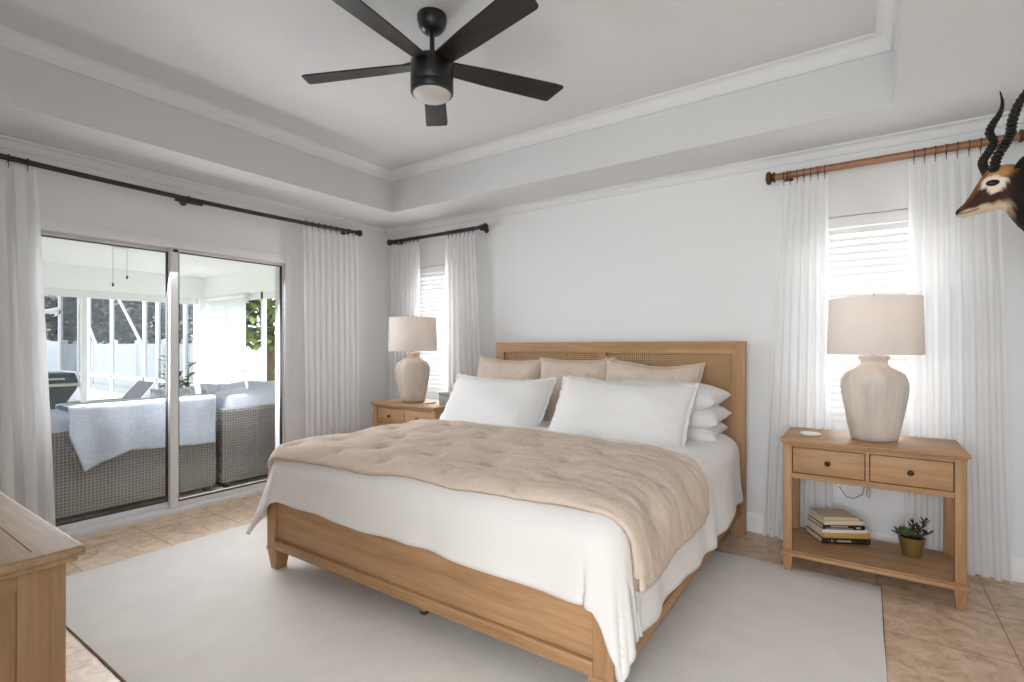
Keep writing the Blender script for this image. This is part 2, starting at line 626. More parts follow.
        if colors:
            a = me.color_attributes.new('col', 'FLOAT_COLOR', 'POINT')
            for i, v in enumerate(me.vertices):
                c = colors(v.co + off)
                a.data[i].color = (c[0], c[1], c[2], 1)
        o = bpy.data.objects.new(name, me)
        COL.objects.link(o)
        if parent is not None:
            o.parent = parent
        if solid:
            s = o.modifiers.new('thickness', 'SOLIDIFY')
            s.thickness = solid
            s.offset = 0
        return o


def thing(name, loc, label, cat, group=None):
    o = bpy.data.objects.new(name, None)
    COL.objects.link(o)
    o.location = loc
    o.empty_display_size = 0.1
    return tag(o, label, cat, group)


def tag(o, label, cat, group=None):
    o['label'] = label
    o['category'] = cat
    if group:
        o['group'] = group
    return o


def struct(o):
    o['kind'] = 'structure'
    return o


def copy_tree(o, parent=None):
    c = o.copy()
    COL.objects.link(c)
    if parent is not None:
        c.parent = parent
    for ch in list(o.children):
        copy_tree(ch, c)
    return c


def N3(x, y, z, s=1.0):
    return mnoise.noise(Vector((x * s, y * s, z * s)))


# ------------------------------------------------------------------ room shell
struct(MB().box(-0.2, XR + 0.2, -2.5, YB + 0.2, -0.08, 0.0).build('floor', 'floor', smooth=0))

WT = 0.2
WL0, WL1 = 0.82, 2.69       # sliding door opening along the left wall
DH = 2.085
b = MB()
b.box(-WT, 0, -2.5, WL0, 0, 3.05)
b.box(-WT, 0, WL1, YB + WT, 0, 3.05)
b.box(-WT, 0, WL0, WL1, DH, 3.05)
struct(b.build('wall_left', 'wall', smooth=0))

W1 = (0.40, 0.96)           # left window opening
W2 = (3.90, 4.76)           # right window opening
SILL, WTOP = 0.72, 2.09
b = MB()
b.box(0, W1[0], YB, YB + WT, 0, 3.05)
b.box(W1[1], W2[0], YB, YB + WT, 0, 3.05)
b.box(W2[1], XR + WT, YB, YB + WT, 0, 3.05)
for w in (W1, W2):
    b.box(w[0], w[1], YB, YB + WT, 0, SILL)
    b.box(w[0], w[1], YB, YB + WT, WTOP, 3.05)
struct(b.build('wall_back', 'wall', smooth=0))
struct(MB().box(XR, XR + WT, -2.5, YB, 0, 3.05).build('wall_right', 'wall', smooth=0))
b = MB()
b.box(0, 3.30, YF - 0.15, YF, 0, 3.05)
b.box(3.15, 3.30, -2.5, YF - 0.15, 0, 3.05)
b.box(3.30, 3.42, -2.5, -2.35, 0, 3.05)
b.box(4.98, XR, -2.5, -2.35, 0, 3.05)
b.box(3.42, 4.98, -2.5, -2.35, 0, 0.30)  # unseen opening added in the entry's end wall to let fill light in
b.box(3.42, 4.98, -2.5, -2.35, 2.40, 3.05)
struct(b.build('wall_front', 'wall', smooth=0))

# tray ceiling: soffit ring, upright tray faces, raised middle
TX0, TX1, TY0, TY1 = 0.62, 4.42, 0.33, 3.335
b = MB()
b.box(0, TX0, -2.4, YB, ZS, ZT + 0.15)
b.box(TX1, XR, -2.4, YB, ZS, ZT + 0.15)
b.box(TX0, TX1, TY1, YB, ZS, ZT + 0.15)
b.box(TX0, TX1, -2.4, TY0, ZS, ZT + 0.15)
b.box(TX0, TX1, TY0, TY1, ZT, ZT + 0.15)
struct(b.build('ceiling', 'ceiling', smooth=0))


def crown_profile(h, d):
    """moulding section: (out from wall, down from ceiling)"""
    pr = [(0, 0), (d, 0), (d, 0.010)]
    for k in range(7):
        a = k / 6 * PI / 2
        pr.append((d - 0.012 - (d - 0.03) * math.sin(a), 0.014 + (h - 0.034) * (1 - math.cos(a))))
    pr += [(0.014, h - 0.014), (0.014, h), (0, h)]
    return pr


def crown(name, x0, x1, y0, y1, z, h, d, inward=True):
    """mitred moulding running round a rectangle, projecting inward"""
    bm = MB()
    pr = crown_profile(h, d)
    rings = []
    for (cx, cy, sx, sy) in ((x0, y0, 1, 1), (x1, y0, -1, 1), (x1, y1, -1, -1), (x0, y1, 1, -1)):
        rings.append([bm.bm.verts.new((cx + sx * o, cy + sy * o, z - q)) for o, q in pr])
    n = len(pr)
    for i in range(4):
        a, c = rings[i], rings[(i + 1) % 4]
        for k in range(n):
            bm.bm.faces.new([a[k], a[(k + 1) % n], c[(k + 1) % n], c[k]])
    return struct(bm.build(name, 'crown', smooth=30))


crown('trim_1', TX0, TX1, TY0, TY1, ZT, 0.085, 0.075)
crown('trim_2', 0.0, XR, YF, YB, ZS, 0.062, 0.055)


def base_profile():
    return [(0, 0), (0.014, 0), (0.014, 0.095), (0.010, 0.112), (0.006, 0.118), (0.004, 0.128), (0, 0.128)]


struct(MB().prism([(YB - o, z) for o, z in base_profile()], 'x', 0, XR).build('baseboard_back', 'trim', smooth=30))
b = MB()
b.prism([(o, z) for o, z in base_profile()], 'y', YF, WL0 - 0.01)
b.prism([(o, z) for o, z in base_profile()], 'y', WL1 + 0.01, YB)
struct(b.build('baseboard_left', 'trim', smooth=30))
struct(MB().prism([(XR - o, z) for o, z in base_profile()], 'y', -2.3, YB).build('baseboard_right', 'trim', smooth=30))


# ------------------------------------------------------------------ windows with blinds
def window(idx, w):
    fr = MB()
    x0, x1 = w
    y0, y1 = YB + 0.10, YB + 0.15
    t = 0.045
    fr.box(x0, x0 + t, y0, y1, SILL, WTOP, 0.004)
    fr.box(x1 - t, x1, y0, y1, SILL, WTOP, 0.004)
    fr.box(x0 + t, x1 - t, y0, y1, WTOP - t, WTOP, 0.004)
    fr.box(x0 + t, x1 - t, y0, y1, SILL, SILL + t, 0.004)
    zm = (SILL + WTOP) / 2
    fr.box(x0 + t, x1 - t, y0, y1, zm - 0.02, zm + 0.02, 0.004)
    f = struct(fr.build('window_%d' % idx, 'white_metal'))
    MB().box(x0 + t, x1 - t, y0 + 0.02, y0 + 0.026, SILL + t, WTOP - t).build('window_pane', 'glass', f, smooth=0)
    MB().box(x0 - 0.01, x1 + 0.01, YB - 0.02, YB + 0.10, SILL - 0.02, SILL + 0.002, 0.004).build('window_sill', 'trim', f)


window(1, W1)
window(2, W2)


def blind(w, label):
    x0, x1 = w[0] + 0.008, w[1] - 0.008
    yc = YB + 0.05
    t = thing('window_blind', ((x0 + x1) / 2, yc, SILL), label, 'blind', None)
    MB().box(x0, x1, yc - 0.03, yc + 0.03, WTOP - 0.065, WTOP - 0.004, 0.004).build('headrail', 'blind', t)
    s = MB()
    n = 29
    top, bot = WTOP - 0.09, SILL + 0.04
    tilt = math.radians(58)
    for k in range(n):
        z = top + (bot - top) * k / (n - 1)
        dy, dz = 0.025 * math.cos(tilt), 0.025 * math.sin(tilt)
        s.prism([(yc - dy, z - dz - 0.0015), (yc + dy, z + dz - 0.0015), (yc + dy, z + dz + 0.0015), (yc, z + 0.004), (yc - dy, z - dz + 0.0015)], 'x', x0, x1)
    s.build('slats', 'blind', t)
    MB().box(x0, x1, yc - 0.025, yc + 0.025, SILL + 0.004, SILL + 0.022, 0.003).build('bottom_rail', 'blind', t)
    c = MB()
    for f in (0.18, 0.82):
        xx = x0 + (x1 - x0) * f
        c.tube([(xx, yc - 0.028, WTOP - 0.06), (xx, yc - 0.028, SILL + 0.01)], 0.0012, 6)
    c.build('ladder_cord', 'white_plastic', t)


blind(W1, 'white slatted blind in the narrow window behind the lamp near the room corner')
blind(W2, 'white slatted blind in the window behind the lamp with books below')

# ------------------------------------------------------------------ sliding glass door
dr = MB()
fy0, fy1 = WL0, WL1
dr.box(-0.16, 0.005, fy0, fy0 + 0.06, 0, DH, 0.004)
dr.box(-0.16, 0.005, fy1 - 0.06, fy1, 0, DH, 0.004)
dr.box(-0.16, 0.005, fy0 + 0.06, fy1 - 0.06, DH - 0.075, DH, 0.004)
dr.box(-0.16, 0.02, fy0 + 0.06, fy1 - 0.06, 0.0, 0.035, 0.004)
door = struct(dr.build('door_1', 'white_metal'))


def sash(y0, y1, xc, wl, wr):
    s = MB()
    z0, z1 = 0.036, DH - 0.076
    s.box(xc - 0.02, xc + 0.02, y0, y0 + wl, z0, z1, 0.003)
    s.box(xc - 0.02, xc + 0.02, y1 - wr, y1, z0, z1, 0.003)
    s.box(xc - 0.019, xc + 0.019, y0 + wl, y1 - wr, z0, z0 + 0.045, 0.003)
    s.box(xc - 0.019, xc + 0.019, y0 + wl, y1 - wr, z1 - 0.02, z1, 0.003)
    p = s.build('sash', 'white_metal', door)
    g = MB()
    for (a0, a1, c0, c1) in ((y0 + wl, y0 + wl + 0.004, z0 + 0.045, z1 - 0.02), (y1 - wr - 0.005, y1 - wr, z0 + 0.045, z1 - 0.02),
                             (y0 + wl, y1 - wr, z0 + 0.045, z0 + 0.050), (y0 + wl, y1 - wr, z1 - 0.025, z1 - 0.02)):
        g.box(xc - 0.012, xc + 0.0215, a0, a1, c0, c1)
    g.build('gasket', 'track', p, smooth=0)
    MB().box(xc - 0.004, xc + 0.002, y0 + wl, y1 - wr, z0 + 0.045, z1 - 0.02).build('door_pane', 'glass', p, smooth=0)
    return p


sash(fy0 + 0.06, 1.775, -0.105, 0.03, 0.05)
q = sash(1.717, fy1 - 0.06, -0.045, 0.058, 0.012)
MB().box(-0.025, -0.004, 1.735, 1.765, 1.985, 2.003, 0.003).build('latch', 'track', q)


# ------------------------------------------------------------------ bed
bed = thing('bed', (2.6, 2.68, 0), 'king size oak bed with cane headboard and tapered legs on the rug', 'bed')
HX0, HX1, HY0, HY1 = 1.57, 3.635, 3.70, 3.762
b = MB()
SW = 0.085
for sx in (0, 1):
    x0 = HX0 if sx == 0 else HX1 - SW
    xi = x0 + SW if sx == 0 else x0
    xo = x0 if sx == 0 else HX1
    b = MB()
    b.prism([(xo, 0), (xi, 0), (xi, 1.302 - SW), (xo, 1.302)], 'y', HY0, HY1)
    b.build('headboard_stile', 'oak_z', bed, smooth=0)
b = MB()
b.prism([(HX0, 1.302), (HX0 + SW, 1.302 - SW), (HX1 - SW, 1.302 - SW), (HX1, 1.302)], 'y', HY0, HY1)
b.build('headboard_top_rail', 'oak_x', bed, smooth=0)
MB().box(HX0 + SW, HX1 - SW, HY0 + 0.004, HY1 - 0.004, 0.545, 0.63, 0.003).build('headboard_lower_rail', 'oak_x', bed)
MB().box(HX0 + SW, HX1 - SW, HY0 + 0.02, HY1 - 0.02, 0.20, 0.545).build('headboard_lower_panel', 'oak_x', bed, smooth=0)
MB().box(2.57, 2.633, HY0 + 0.004, HY1 - 0.004, 0.63, 1.302 - SW, 0.003).build('headboard_mullion', 'oak_z', bed)


def cane_panel(x0, x1, z0, z1):
    y = HY0 + 0.024
    p = MB()
    st = 0.0155
    n = int((x1 - x0) / st)
    for k in range(n + 1):
        x = x0 + (x1 - x0) * k / n
        p.box(x - 0.0034, x + 0.0034, y - 0.003, y + 0.001, z0, z1)
    n = int((z1 - z0) / st)
    for k in range(n + 1):
        z = z0 + (z1 - z0) * k / n
        p.box(x0, x1, y - 0.001, y + 0.003, z - 0.0034, z + 0.0034)
    o = p.build('cane_panel', 'cane', bed, smooth=0)
    MB().box(x0, x1, y + 0.008, y + 0.014, z0, z1).build('cane_backing', 'cane_back', o, smooth=0)


cane_panel(HX0 + SW, 2.57, 0.63, 1.302 - SW)
cane_panel(2.633, HX1 - SW, 0.63, 1.302 - SW)

BX0, BX1, BY0 = 1.505, 3.605, 1.60


def bed_leg(x, y):
    l = MB()
    l.box(x - 0.048, x + 0.048, y - 0.048, y + 0.048, 0.118, 0.14, 0.004)
    l.frustum((x, y, 0.012), (0.030, 0.030), (x, y, 0.12), (0.044, 0.044), 0.003)
    l.build('leg', 'oak_z', bed)


bed_leg(BX0 + 0.045, BY0 + 0.045)
bed_leg(BX1 - 0.045, BY0 + 0.045)
for x in (BX0, BX1 - 0.075):
    MB().box(x, x + 0.075, BY0, BY0 + 0.075, 0.138, 0.435, 0.003).build('corner_post', 'oak_z', bed)
MB().box(BX0 + 0.075, BX1 - 0.075, BY0 + 0.016, BY0 + 0.04, 0.138, 0.432).build('footboard_panel', 'oak_x', bed, smooth=0)
b = MB()
b.box(BX0 + 0.073, BX1 - 0.073, BY0 - 0.004, BY0 + 0.044, 0.135, 0.188, 0.005)
b.box(BX0 + 0.073, BX1 - 0.073, BY0 + 0.002, BY0 + 0.044, 0.405, 0.437, 0.004)
b.build('footboard_rail', 'oak_x', bed)
for x0, x1, xm in ((BX0, BX0 + 0.03, BX0 - 0.004), (BX1 - 0.03, BX1, BX1 - 0.03)):
    r = MB()
    r.box(x0 + 0.004, x1 - 0.004, BY0 + 0.07, HY0, 0.138, 0.43)
    r.box(xm, xm + 0.034, BY0 + 0.07, HY0, 0.135, 0.188, 0.005)
    r.build('side_rail', 'oak_y', bed)
c = MB().box(2.57, 2.61, 1.73, 1.77, 0.03, 0.14, 0.003).build('support_leg', 'oak_z', bed)
MB().lathe([(0.018, 0.012), (0.022, 0.02), (0.014, 0.032)], (2.59, 1.75, 0), 14).build('glide', 'track', c)
sl = MB()
for k in range(9):
    y = 1.75 + k * 0.225
    sl.box(BX0 + 0.03, BX1 - 0.03, y, y + 0.08, 0.24, 0.262)
sl.build('slats', 'oak_x', bed, smooth=0)

mt = MB().box(1.56, 3.55, 1.68, 3.68, 0.262, 0.64, 0.05, 4).build('mattress', 'sheet')
tag(mt, 'white mattress in the oak bed under the duvet', 'mattress')

# duvet and throw: cloth laid over the mattress, hanging past its rounded edge
QX0, QX1, QY0 = 1.65, 3.515, 1.685


def drape(a, bb, top, R, extra=0.0, amp=1.0, seed=0.0):
    """cloth point (a across, bb along) -> position on or hanging from the bed"""
    xr = QX1 - 0.02 * max(0.0, min(1.0, (bb - 2.7) / 0.8)) ** 1.5
    if a > QX1 - 0.3:
        a -= (QX1 - xr) * min(1.0, (a - QX1 + 0.3) / 0.3)
    cx = min(max(a, QX0), xr)
    cy = max(bb, QY0)
    ex, ey = a - cx, bb - cy
    q = math.hypot(ex, ey)
    lump = 0.012 * N3(a * 2.1 + seed, bb * 2.1, seed) + 0.006 * N3(a * 6 + seed, bb * 6, 3 + seed)
    mid = 1.0 - abs((a - 2.6) / 1.05) ** 3
    sag = 0.035 * max(0, min(1, (bb - 1.7) / 0.9)) * (1 if bb < 2.6 else max(0.0, 1 - (bb - 2.6) * 1.8)) * max(0.25, mid)
    z = top + lump + sag
    if q < 1e-6:
        return Vector((a, bb, z))
    nx, ny = ex / q, ey / q
    Rr = R + extra
    if q < R * PI / 2:
        off, drop = Rr * math.sin(q / R), Rr * (1 - math.cos(q / R))
    else:
        h = q - R * PI / 2
        corner = 4 * (nx * ny) ** 2
        flare = 0.05 + 0.10 * corner + (0.30 * min(1, -nx) if nx < 0 else 0.04 * nx)
        off, drop = Rr + flare * h, Rr + h * (1 - 0.5 * flare * flare)
        # soft hanging folds, deeper near the hem and towards the corners
        along = bb * abs(nx) + a * abs(ny)
        k = min(1.0, h / 0.22)
        ang = math.atan2(ny, nx)
        fold = math.sin(along * 17 + 2.0 * N3(along * 1.7, seed, 1) * 3) * 0.012 + 0.008 * math.sin(ang * 10 + seed)
        fold = fold * (1 - 0.8 * corner) + 0.014 * N3(along * 5.0, 2.0 + seed, h * 2)
        off += k * fold * amp
    return Vector((cx + nx * off, cy + ny * off, z - drop))


SIDE, FRONT = 0.425, 0.335


def duvet_pt(u, v):
    a0, a1 = QX0 - SIDE, QX1 + SIDE + 0.055
    b0, b1 = QY0 - FRONT - 0.07 * u ** 6, 3.60
    a0 -= 0.05 * (1 - v) ** 3
    a1 -= 0.03 * (1 - v) ** 4
    a = a0 + (a1 - a0) * u
    bb = b0 + (b1 - b0) * v
    # hem wanders a little
    eu = min(u, 1 - u) * (a1 - a0)
    a += (0.018 * N3(bb * 3.1, 0.3, u * 2) + 0.03 * N3(bb * 1.3, 7.3, 1)) * max(0, 1 - eu / 0.4) * (1 if u > 0.5 else -1)
    ev = v * (b1 - b0)
    bb += 0.012 * N3(a * 2.6, 5.1, 0) * max(0, 1 - ev / 0.3)
    return drape(a, bb, 0.685, 0.115, seed=1.7)


d = MB()
d.grid(duvet_pt, 150, 130)
dv = d.build('duvet', 'duvet', smooth=180, solid=0.022)
tag(dv, 'white cotton duvet draped over the oak bed with hanging corner points', 'duvet')

TUFTS = []
for i in range(8):
    for j in range(5):
        TUFTS.append((1.30 + i * 0.375 + (0.1 if j % 2 else 0), 1.66 + 0.21 * j * 1.05))


def throw_pt(u, v):
    # corners in the cloth's own coordinates: front-left, front-right, back-left, back-right
    fl, fr, bl, br = (1.33, 1.566), (3.825, 1.65), (1.33, 2.72), (3.80, 2.56)
    a = (fl[0] * (1 - u) + fr[0] * u) * (1 - v) + (bl[0] * (1 - u) + br[0] * u) * v
    bb = (fl[1] * (1 - u) + fr[1] * u) * (1 - v) + (bl[1] * (1 - u) + br[1] * u) * v
    bb += 0.045 * math.sin(u * 7.0 + 1) * v * (1 - u * 0.4) + 0.06 * v * math.exp(-((u - 0.55) / 0.16) ** 2)
    bb += 0.012 * N3(a * 4, 9.1, v * 3)
    p = drape(a, bb, 0.720, 0.115, extra=0.034, amp=0.8, seed=1.7)
    # puffs between tufts
    dmin = 9
    for tx, ty in TUFTS:
        dq = (a - tx) ** 2 + (bb - ty) ** 2
        if dq < dmin:
            dmin = dq
    dep = 0.030 * math.exp(-dmin / (0.035 ** 2)) + 0.016 * math.exp(-dmin / (0.10 ** 2))
    edge = min(v, 1 - v, 0.5)
    rise = 0.006 * min(1, edge / 0.06) - 0.012 * max(0, 1 - edge / 0.04)
    wr = 0.006 * N3(a * 9, bb * 22, 4.0) + 0.004 * N3(a * 25, bb * 40, 8.0)
    # push along the local outward direction (up on the top, out on the sides)
    if a > QX1:
        t = min(1, (a - QX1) / 0.18)
        nrm = Vector((t, 0, 1 - t))
    elif a < QX0:
        t = min(1, (QX0 - a) / 0.18)
        nrm = Vector((-t, 0, 1 - t))
    else:
        nrm = Vector((0, 0, 1))
    if bb < QY0:
        t = min(1, (QY0 - bb) / 0.18)
        nrm += Vector((0, -t, -t * 0.5))
    nrm.normalize()
    return p + nrm * (rise - dep * min(1, edge / 0.12) + wr)


d = MB()
d.grid(throw_pt, 200, 96)
tw = d.build('throw_quilt', 'throw', smooth=180, solid=0.022)
tag(tw, 'tan tufted gauze quilt laid across the foot of the white duvet', 'quilt')


# ------------------------------------------------------------------ pillows
def pillow(name, w, h, t, loc, lean, yaw, mat, label, cat, group, seed, pinch=0.07, flange=0.0, roll=0.0, tufts=False, droop=0.0):
    bm = MB()
    nu, nv = 44, 32

    def pt(u, v, side):
        U, V = 2 * u - 1, 2 * v - 1
        x = w / 2 * U * (1 - pinch * (1 - V * V) * abs(U) ** 3)
        y = h / 2 * V * (1 - pinch * (1 - U * U) * abs(V) ** 3)
        fx, fy = (1 - U ** 4), (1 - V ** 4)
        th = t / 2 * max(0.0, fx * fy) ** 0.55
        th *= 1 + 0.12 * N3(U * 1.5 + seed, V * 1.5, side)
        edge = max(abs(U), abs(V))
        wr = (0.006 * N3(U * 6 + seed, V * 3, 3 * side) + 0.004 * N3(U * 12, V * 9 + seed, side)) * (0.3 + edge * edge)
        if tufts:
            for tu in (-0.55, 0.0, 0.55):
                for tv in (-0.55, 0.0, 0.55):
                    th -= 0.018 * math.exp(-((U - tu) ** 2 + (V - tv) ** 2) / 0.012)
        z = side * max(th + (wr if th > 0.004 else 0), 0)
        # softly bent by its own weight
        bend = -droop * (1 - U * U) * (1 if V > 0 else 0.2) * max(V, 0)
        return (x, y + bend + 0.012 * N3(U * 2 + seed, V * 2, 9), z + 0.02 * N3(U * 1.2, V * 1.2 + seed, 2))

    front = [[None] * (nv + 1) for _ in range(nu + 1)]
    back = [[None] * (nv + 1) for _ in range(nu + 1)]
    for i in range(nu + 1):
        for j in range(nv + 1):
            # cluster rows at the border so the edge stays round
            uu = 0.5 - 0.5 * math.cos(PI * i / nu)
            vv = 0.5 - 0.5 * math.cos(PI * j / nv)
            uu = 0.6 * uu + 0.4 * i / nu
            vv = 0.6 * vv + 0.4 * j / nv
            front[i][j] = bm.bm.verts.new(pt(uu, vv, 1))
            if 0 < i < nu and 0 < j < nv:
                back[i][j] = bm.bm.verts.new(pt(uu, vv, -1))
            else:
                back[i][j] = front[i][j]
    for i in range(nu):
        for j in range(nv):
            bm.bm.faces.new([front[i][j], front[i + 1][j], front[i + 1][j + 1], front[i][j + 1]])
            bm.bm.faces.new([back[i][j + 1], back[i + 1][j + 1], back[i + 1][j], back[i][j]])
    if flange:
        loop = [front[i][0] for i in range(nu)] + [front[nu][j] for j in range(nv)] + \
               [front[i][nv] for i in range(nu, 0, -1)] + [front[0][j] for j in range(nv, 0, -1)]
        rings = [[], [], [], []]
        cnt = len(loop)
        for k, vtx in enumerate(loop):
            U, V = vtx.co.x / (w / 2), vtx.co.y / (h / 2)
            dd = Vector((U ** 5, V ** 5, 0))
            dd = dd / max(0.3, max(abs(dd.x), abs(dd.y)))
            wv = 0.006 * math.sin(k * 1.3 + seed) + 0.006 * N3(k * 0.5, seed, 1)
            ins = vtx.co - dd * 0.006
            out = vtx.co + dd * flange * (1 + 0.2 * N3(k * 0.8, seed, 4))
            rings[0].append(bm.bm.verts.new(ins + Vector((0, 0, 0.003))))
            rings[1].append(bm.bm.verts.new(out + Vector((0, 0, wv + 0.003))))
            rings[2].append(bm.bm.verts.new(out + Vector((0, 0, wv - 0.003))))
            rings[3].append(bm.bm.verts.new(ins - Vector((0, 0, 0.003))))
        for q in range(4):
            for k in range(cnt):
                k2 = (k + 1) % cnt
                bm.bm.faces.new([rings[q][k], rings[q][k2], rings[(q + 1) % 4][k2], rings[(q + 1) % 4][k]])
    o = bm.build(name, mat, smooth=180)
    o.location = loc
    # stand on its lower edge (local y up), lean back by `lean`, face -Y
    o.rotation_euler = (Matrix.Rotation(yaw, 4, 'Z') @ Matrix.Rotation(PI / 2 - lean, 4, 'X') @ Matrix.Rotation(roll, 4, 'Z')).to_euler()
    return tag(o, label, cat, group)


R_ = math.radians
pillow('square_pillow', 0.70, 0.58, 0.18, (1.785, 3.53, 0.895), R_(16), R_(-3), 'euro', 'tan tufted square pillow nearest the room corner, against the cane headboard', 'pillow', 'tan square pillows against the headboard', 2.1, 0.07, 0.012, R_(-2), True, 0.02)
pillow('square_pillow', 0.63, 0.58, 0.18, (2.43, 3.54, 0.895), R_(16), R_(2), 'euro', 'tan tufted square pillow at the middle of the headboard between two others', 'pillow', 'tan square pillows against the headboard', 5.4, 0.07, 0.012, R_(1), True, 0.015)
pillow('square_pillow', 0.70, 0.58, 0.18, (3.03, 3.52, 0.888), R_(18), R_(3), 'euro', 'tan tufted square pillow in front of the stacked white pillows', 'pillow', 'tan square pillows against the headboard', 8.2, 0.07, 0.012, R_(-3), True, 0.03)
pillow('sham_pillow', 0.94, 0.49, 0.20, (1.97, 3.12, 0.815), R_(33), R_(-2), 'pillow', 'white sham pillow in front, on the side near the sliding door', 'pillow', 'white sham pillows in front', 11.3, 0.05, 0.022, R_(0), False, 0.02)
pillow('sham_pillow', 0.89, 0.48, 0.22, (3.00, 3.06, 0.835), R_(33), R_(2), 'pillow', 'white sham pillow in front, on the side near the books and succulent', 'pillow', 'white sham pillows in front', 14.7, 0.05, 0.022, R_(-2), False, 0.02)
for k, (z, dx, lab) in enumerate(((0.715, -0.02, 'white sleeping pillow at the bottom of the stack by the headboard'),
                                  (0.815, 0.0, 'white sleeping pillow in the middle of the stack by the headboard'),
                                  (0.935, -0.01, 'white sleeping pillow on top of the stack by the headboard'))):
    pillow('bed_pillow', 0.80, 0.46, 0.18, (3.17 + dx, 3.44, z), R_(88), R_(2 - 2 * k), 'pillow', lab, 'pillow', 'stacked white sleeping pillows', 20 + 3 * k, 0.08, 0.0, R_(1), False)


# ------------------------------------------------------------------ nightstands
def nightstand(x, y, label):
    t = thing('nightstand', (0, 0, 0), label, 'nightstand', 'matching oak nightstands')
    W, D, H = 0.805, 0.50, 0.755
    # top with a moulded edge
    b = MB()
    b.box(0, W, 0, D, H - 0.016, H, 0.005)
    b.box(0.010, W - 0.010, 0.010, D - 0.005, H - 0.028, H - 0.015, 0.004)
    b.build('top', 'oak_x', t)
    px = ((0.012, 0.057), (W - 0.057, W - 0.012))
    py = ((0.035, 0.08), (D - 0.065, D - 0.02))
    for x0, x1 in px:
        for y0, y1 in py:
            l = MB()
            l.box(x0, x1, y0, y1, 0.128, H - 0.027, 0.002)
            cx, cy = (x0 + x1) / 2, (y0 + y1) / 2
            l.frustum((cx, cy, 0.0), (0.016, 0.016), (cx, cy, 0.10), (0.026, 0.026), 0.002)
            l.build('leg', 'oak_z', t)
    b = MB()
    b.box(px[0][1], px[1][0], py[0][0] + 0.004, py[0][1] - 0.01, 0.535, 0.565, 0.002)
    b.box(px[0][1], px[1][0], py[0][0] + 0.004, py[0][1] - 0.01, H - 0.045, H - 0.027)
    b.box(W / 2 - 0.008, W / 2 + 0.008, py[0][0] + 0.004, py[0][1] - 0.01, 0.565, H - 0.045)
    b.build('front_frame', 'oak_x', t, smooth=0)
    b = MB()
    for x0 in (px[0][0] + 0.012, px[1][1] - 0.027):
        b.box(x0, x0 + 0.015, py[0][1], py[1][0], 0.545, H - 0.027)
    b.box(px[0][1], px[1][0], py[1][1] - 0.018, py[1][1] - 0.006, 0.545, H - 0.027)
    b.box(px[0][1], px[1][0], py[0][1] - 0.008, py[1][0], 0.545, 0.553)
    b.build('side_panel', 'oak_y', t, smooth=0)
    MB().box(px[0][1], px[1][0], py[0][0] + 0.03, py[0][0] + 0.034, 0.560, H - 0.04).build('drawer_recess', 'dark_gap', t, smooth=0)
    for x0, x1 in ((px[0][1] + 0.004, W / 2 - 0.012), (W / 2 + 0.012, px[1][0] - 0.004)):
        d = MB().box(x0, x1, py[0][0] + 0.006, py[0][0] + 0.026, 0.569, H - 0.049, 0.002).build('drawer', 'oak_x', t)
        c = (x0 + x1) / 2
        MB().lathe([(0.005, 0.0), (0.005, -0.012), (0.013, -0.016), (0.014, -0.022), (0.009, -0.026), (0.002, -0.027)],
                   (c, py[0][0] + 0.006, 0.637), 18, 'y').build('knob', 'knob', d)
    b = MB()
    b.box(0.0, W, 0.012, D - 0.012, 0.103, 0.126, 0.006)
    b.box(0.008, W - 0.008, 0.022, D - 0.02, 0.124, 0.1345, 0.002)
    b.build('shelf', 'oak_x', t)
    t.location = (x, y, 0)
    return t


NSR = (3.905, 3.20)
NSL = (0.535, 3.14)
nightstand(NSR[0], NSR[1], 'oak nightstand with books and a small succulent on its lower shelf')
nightstand(NSL[0], NSL[1], 'oak nightstand in the room corner, its lower part hidden by the bed')


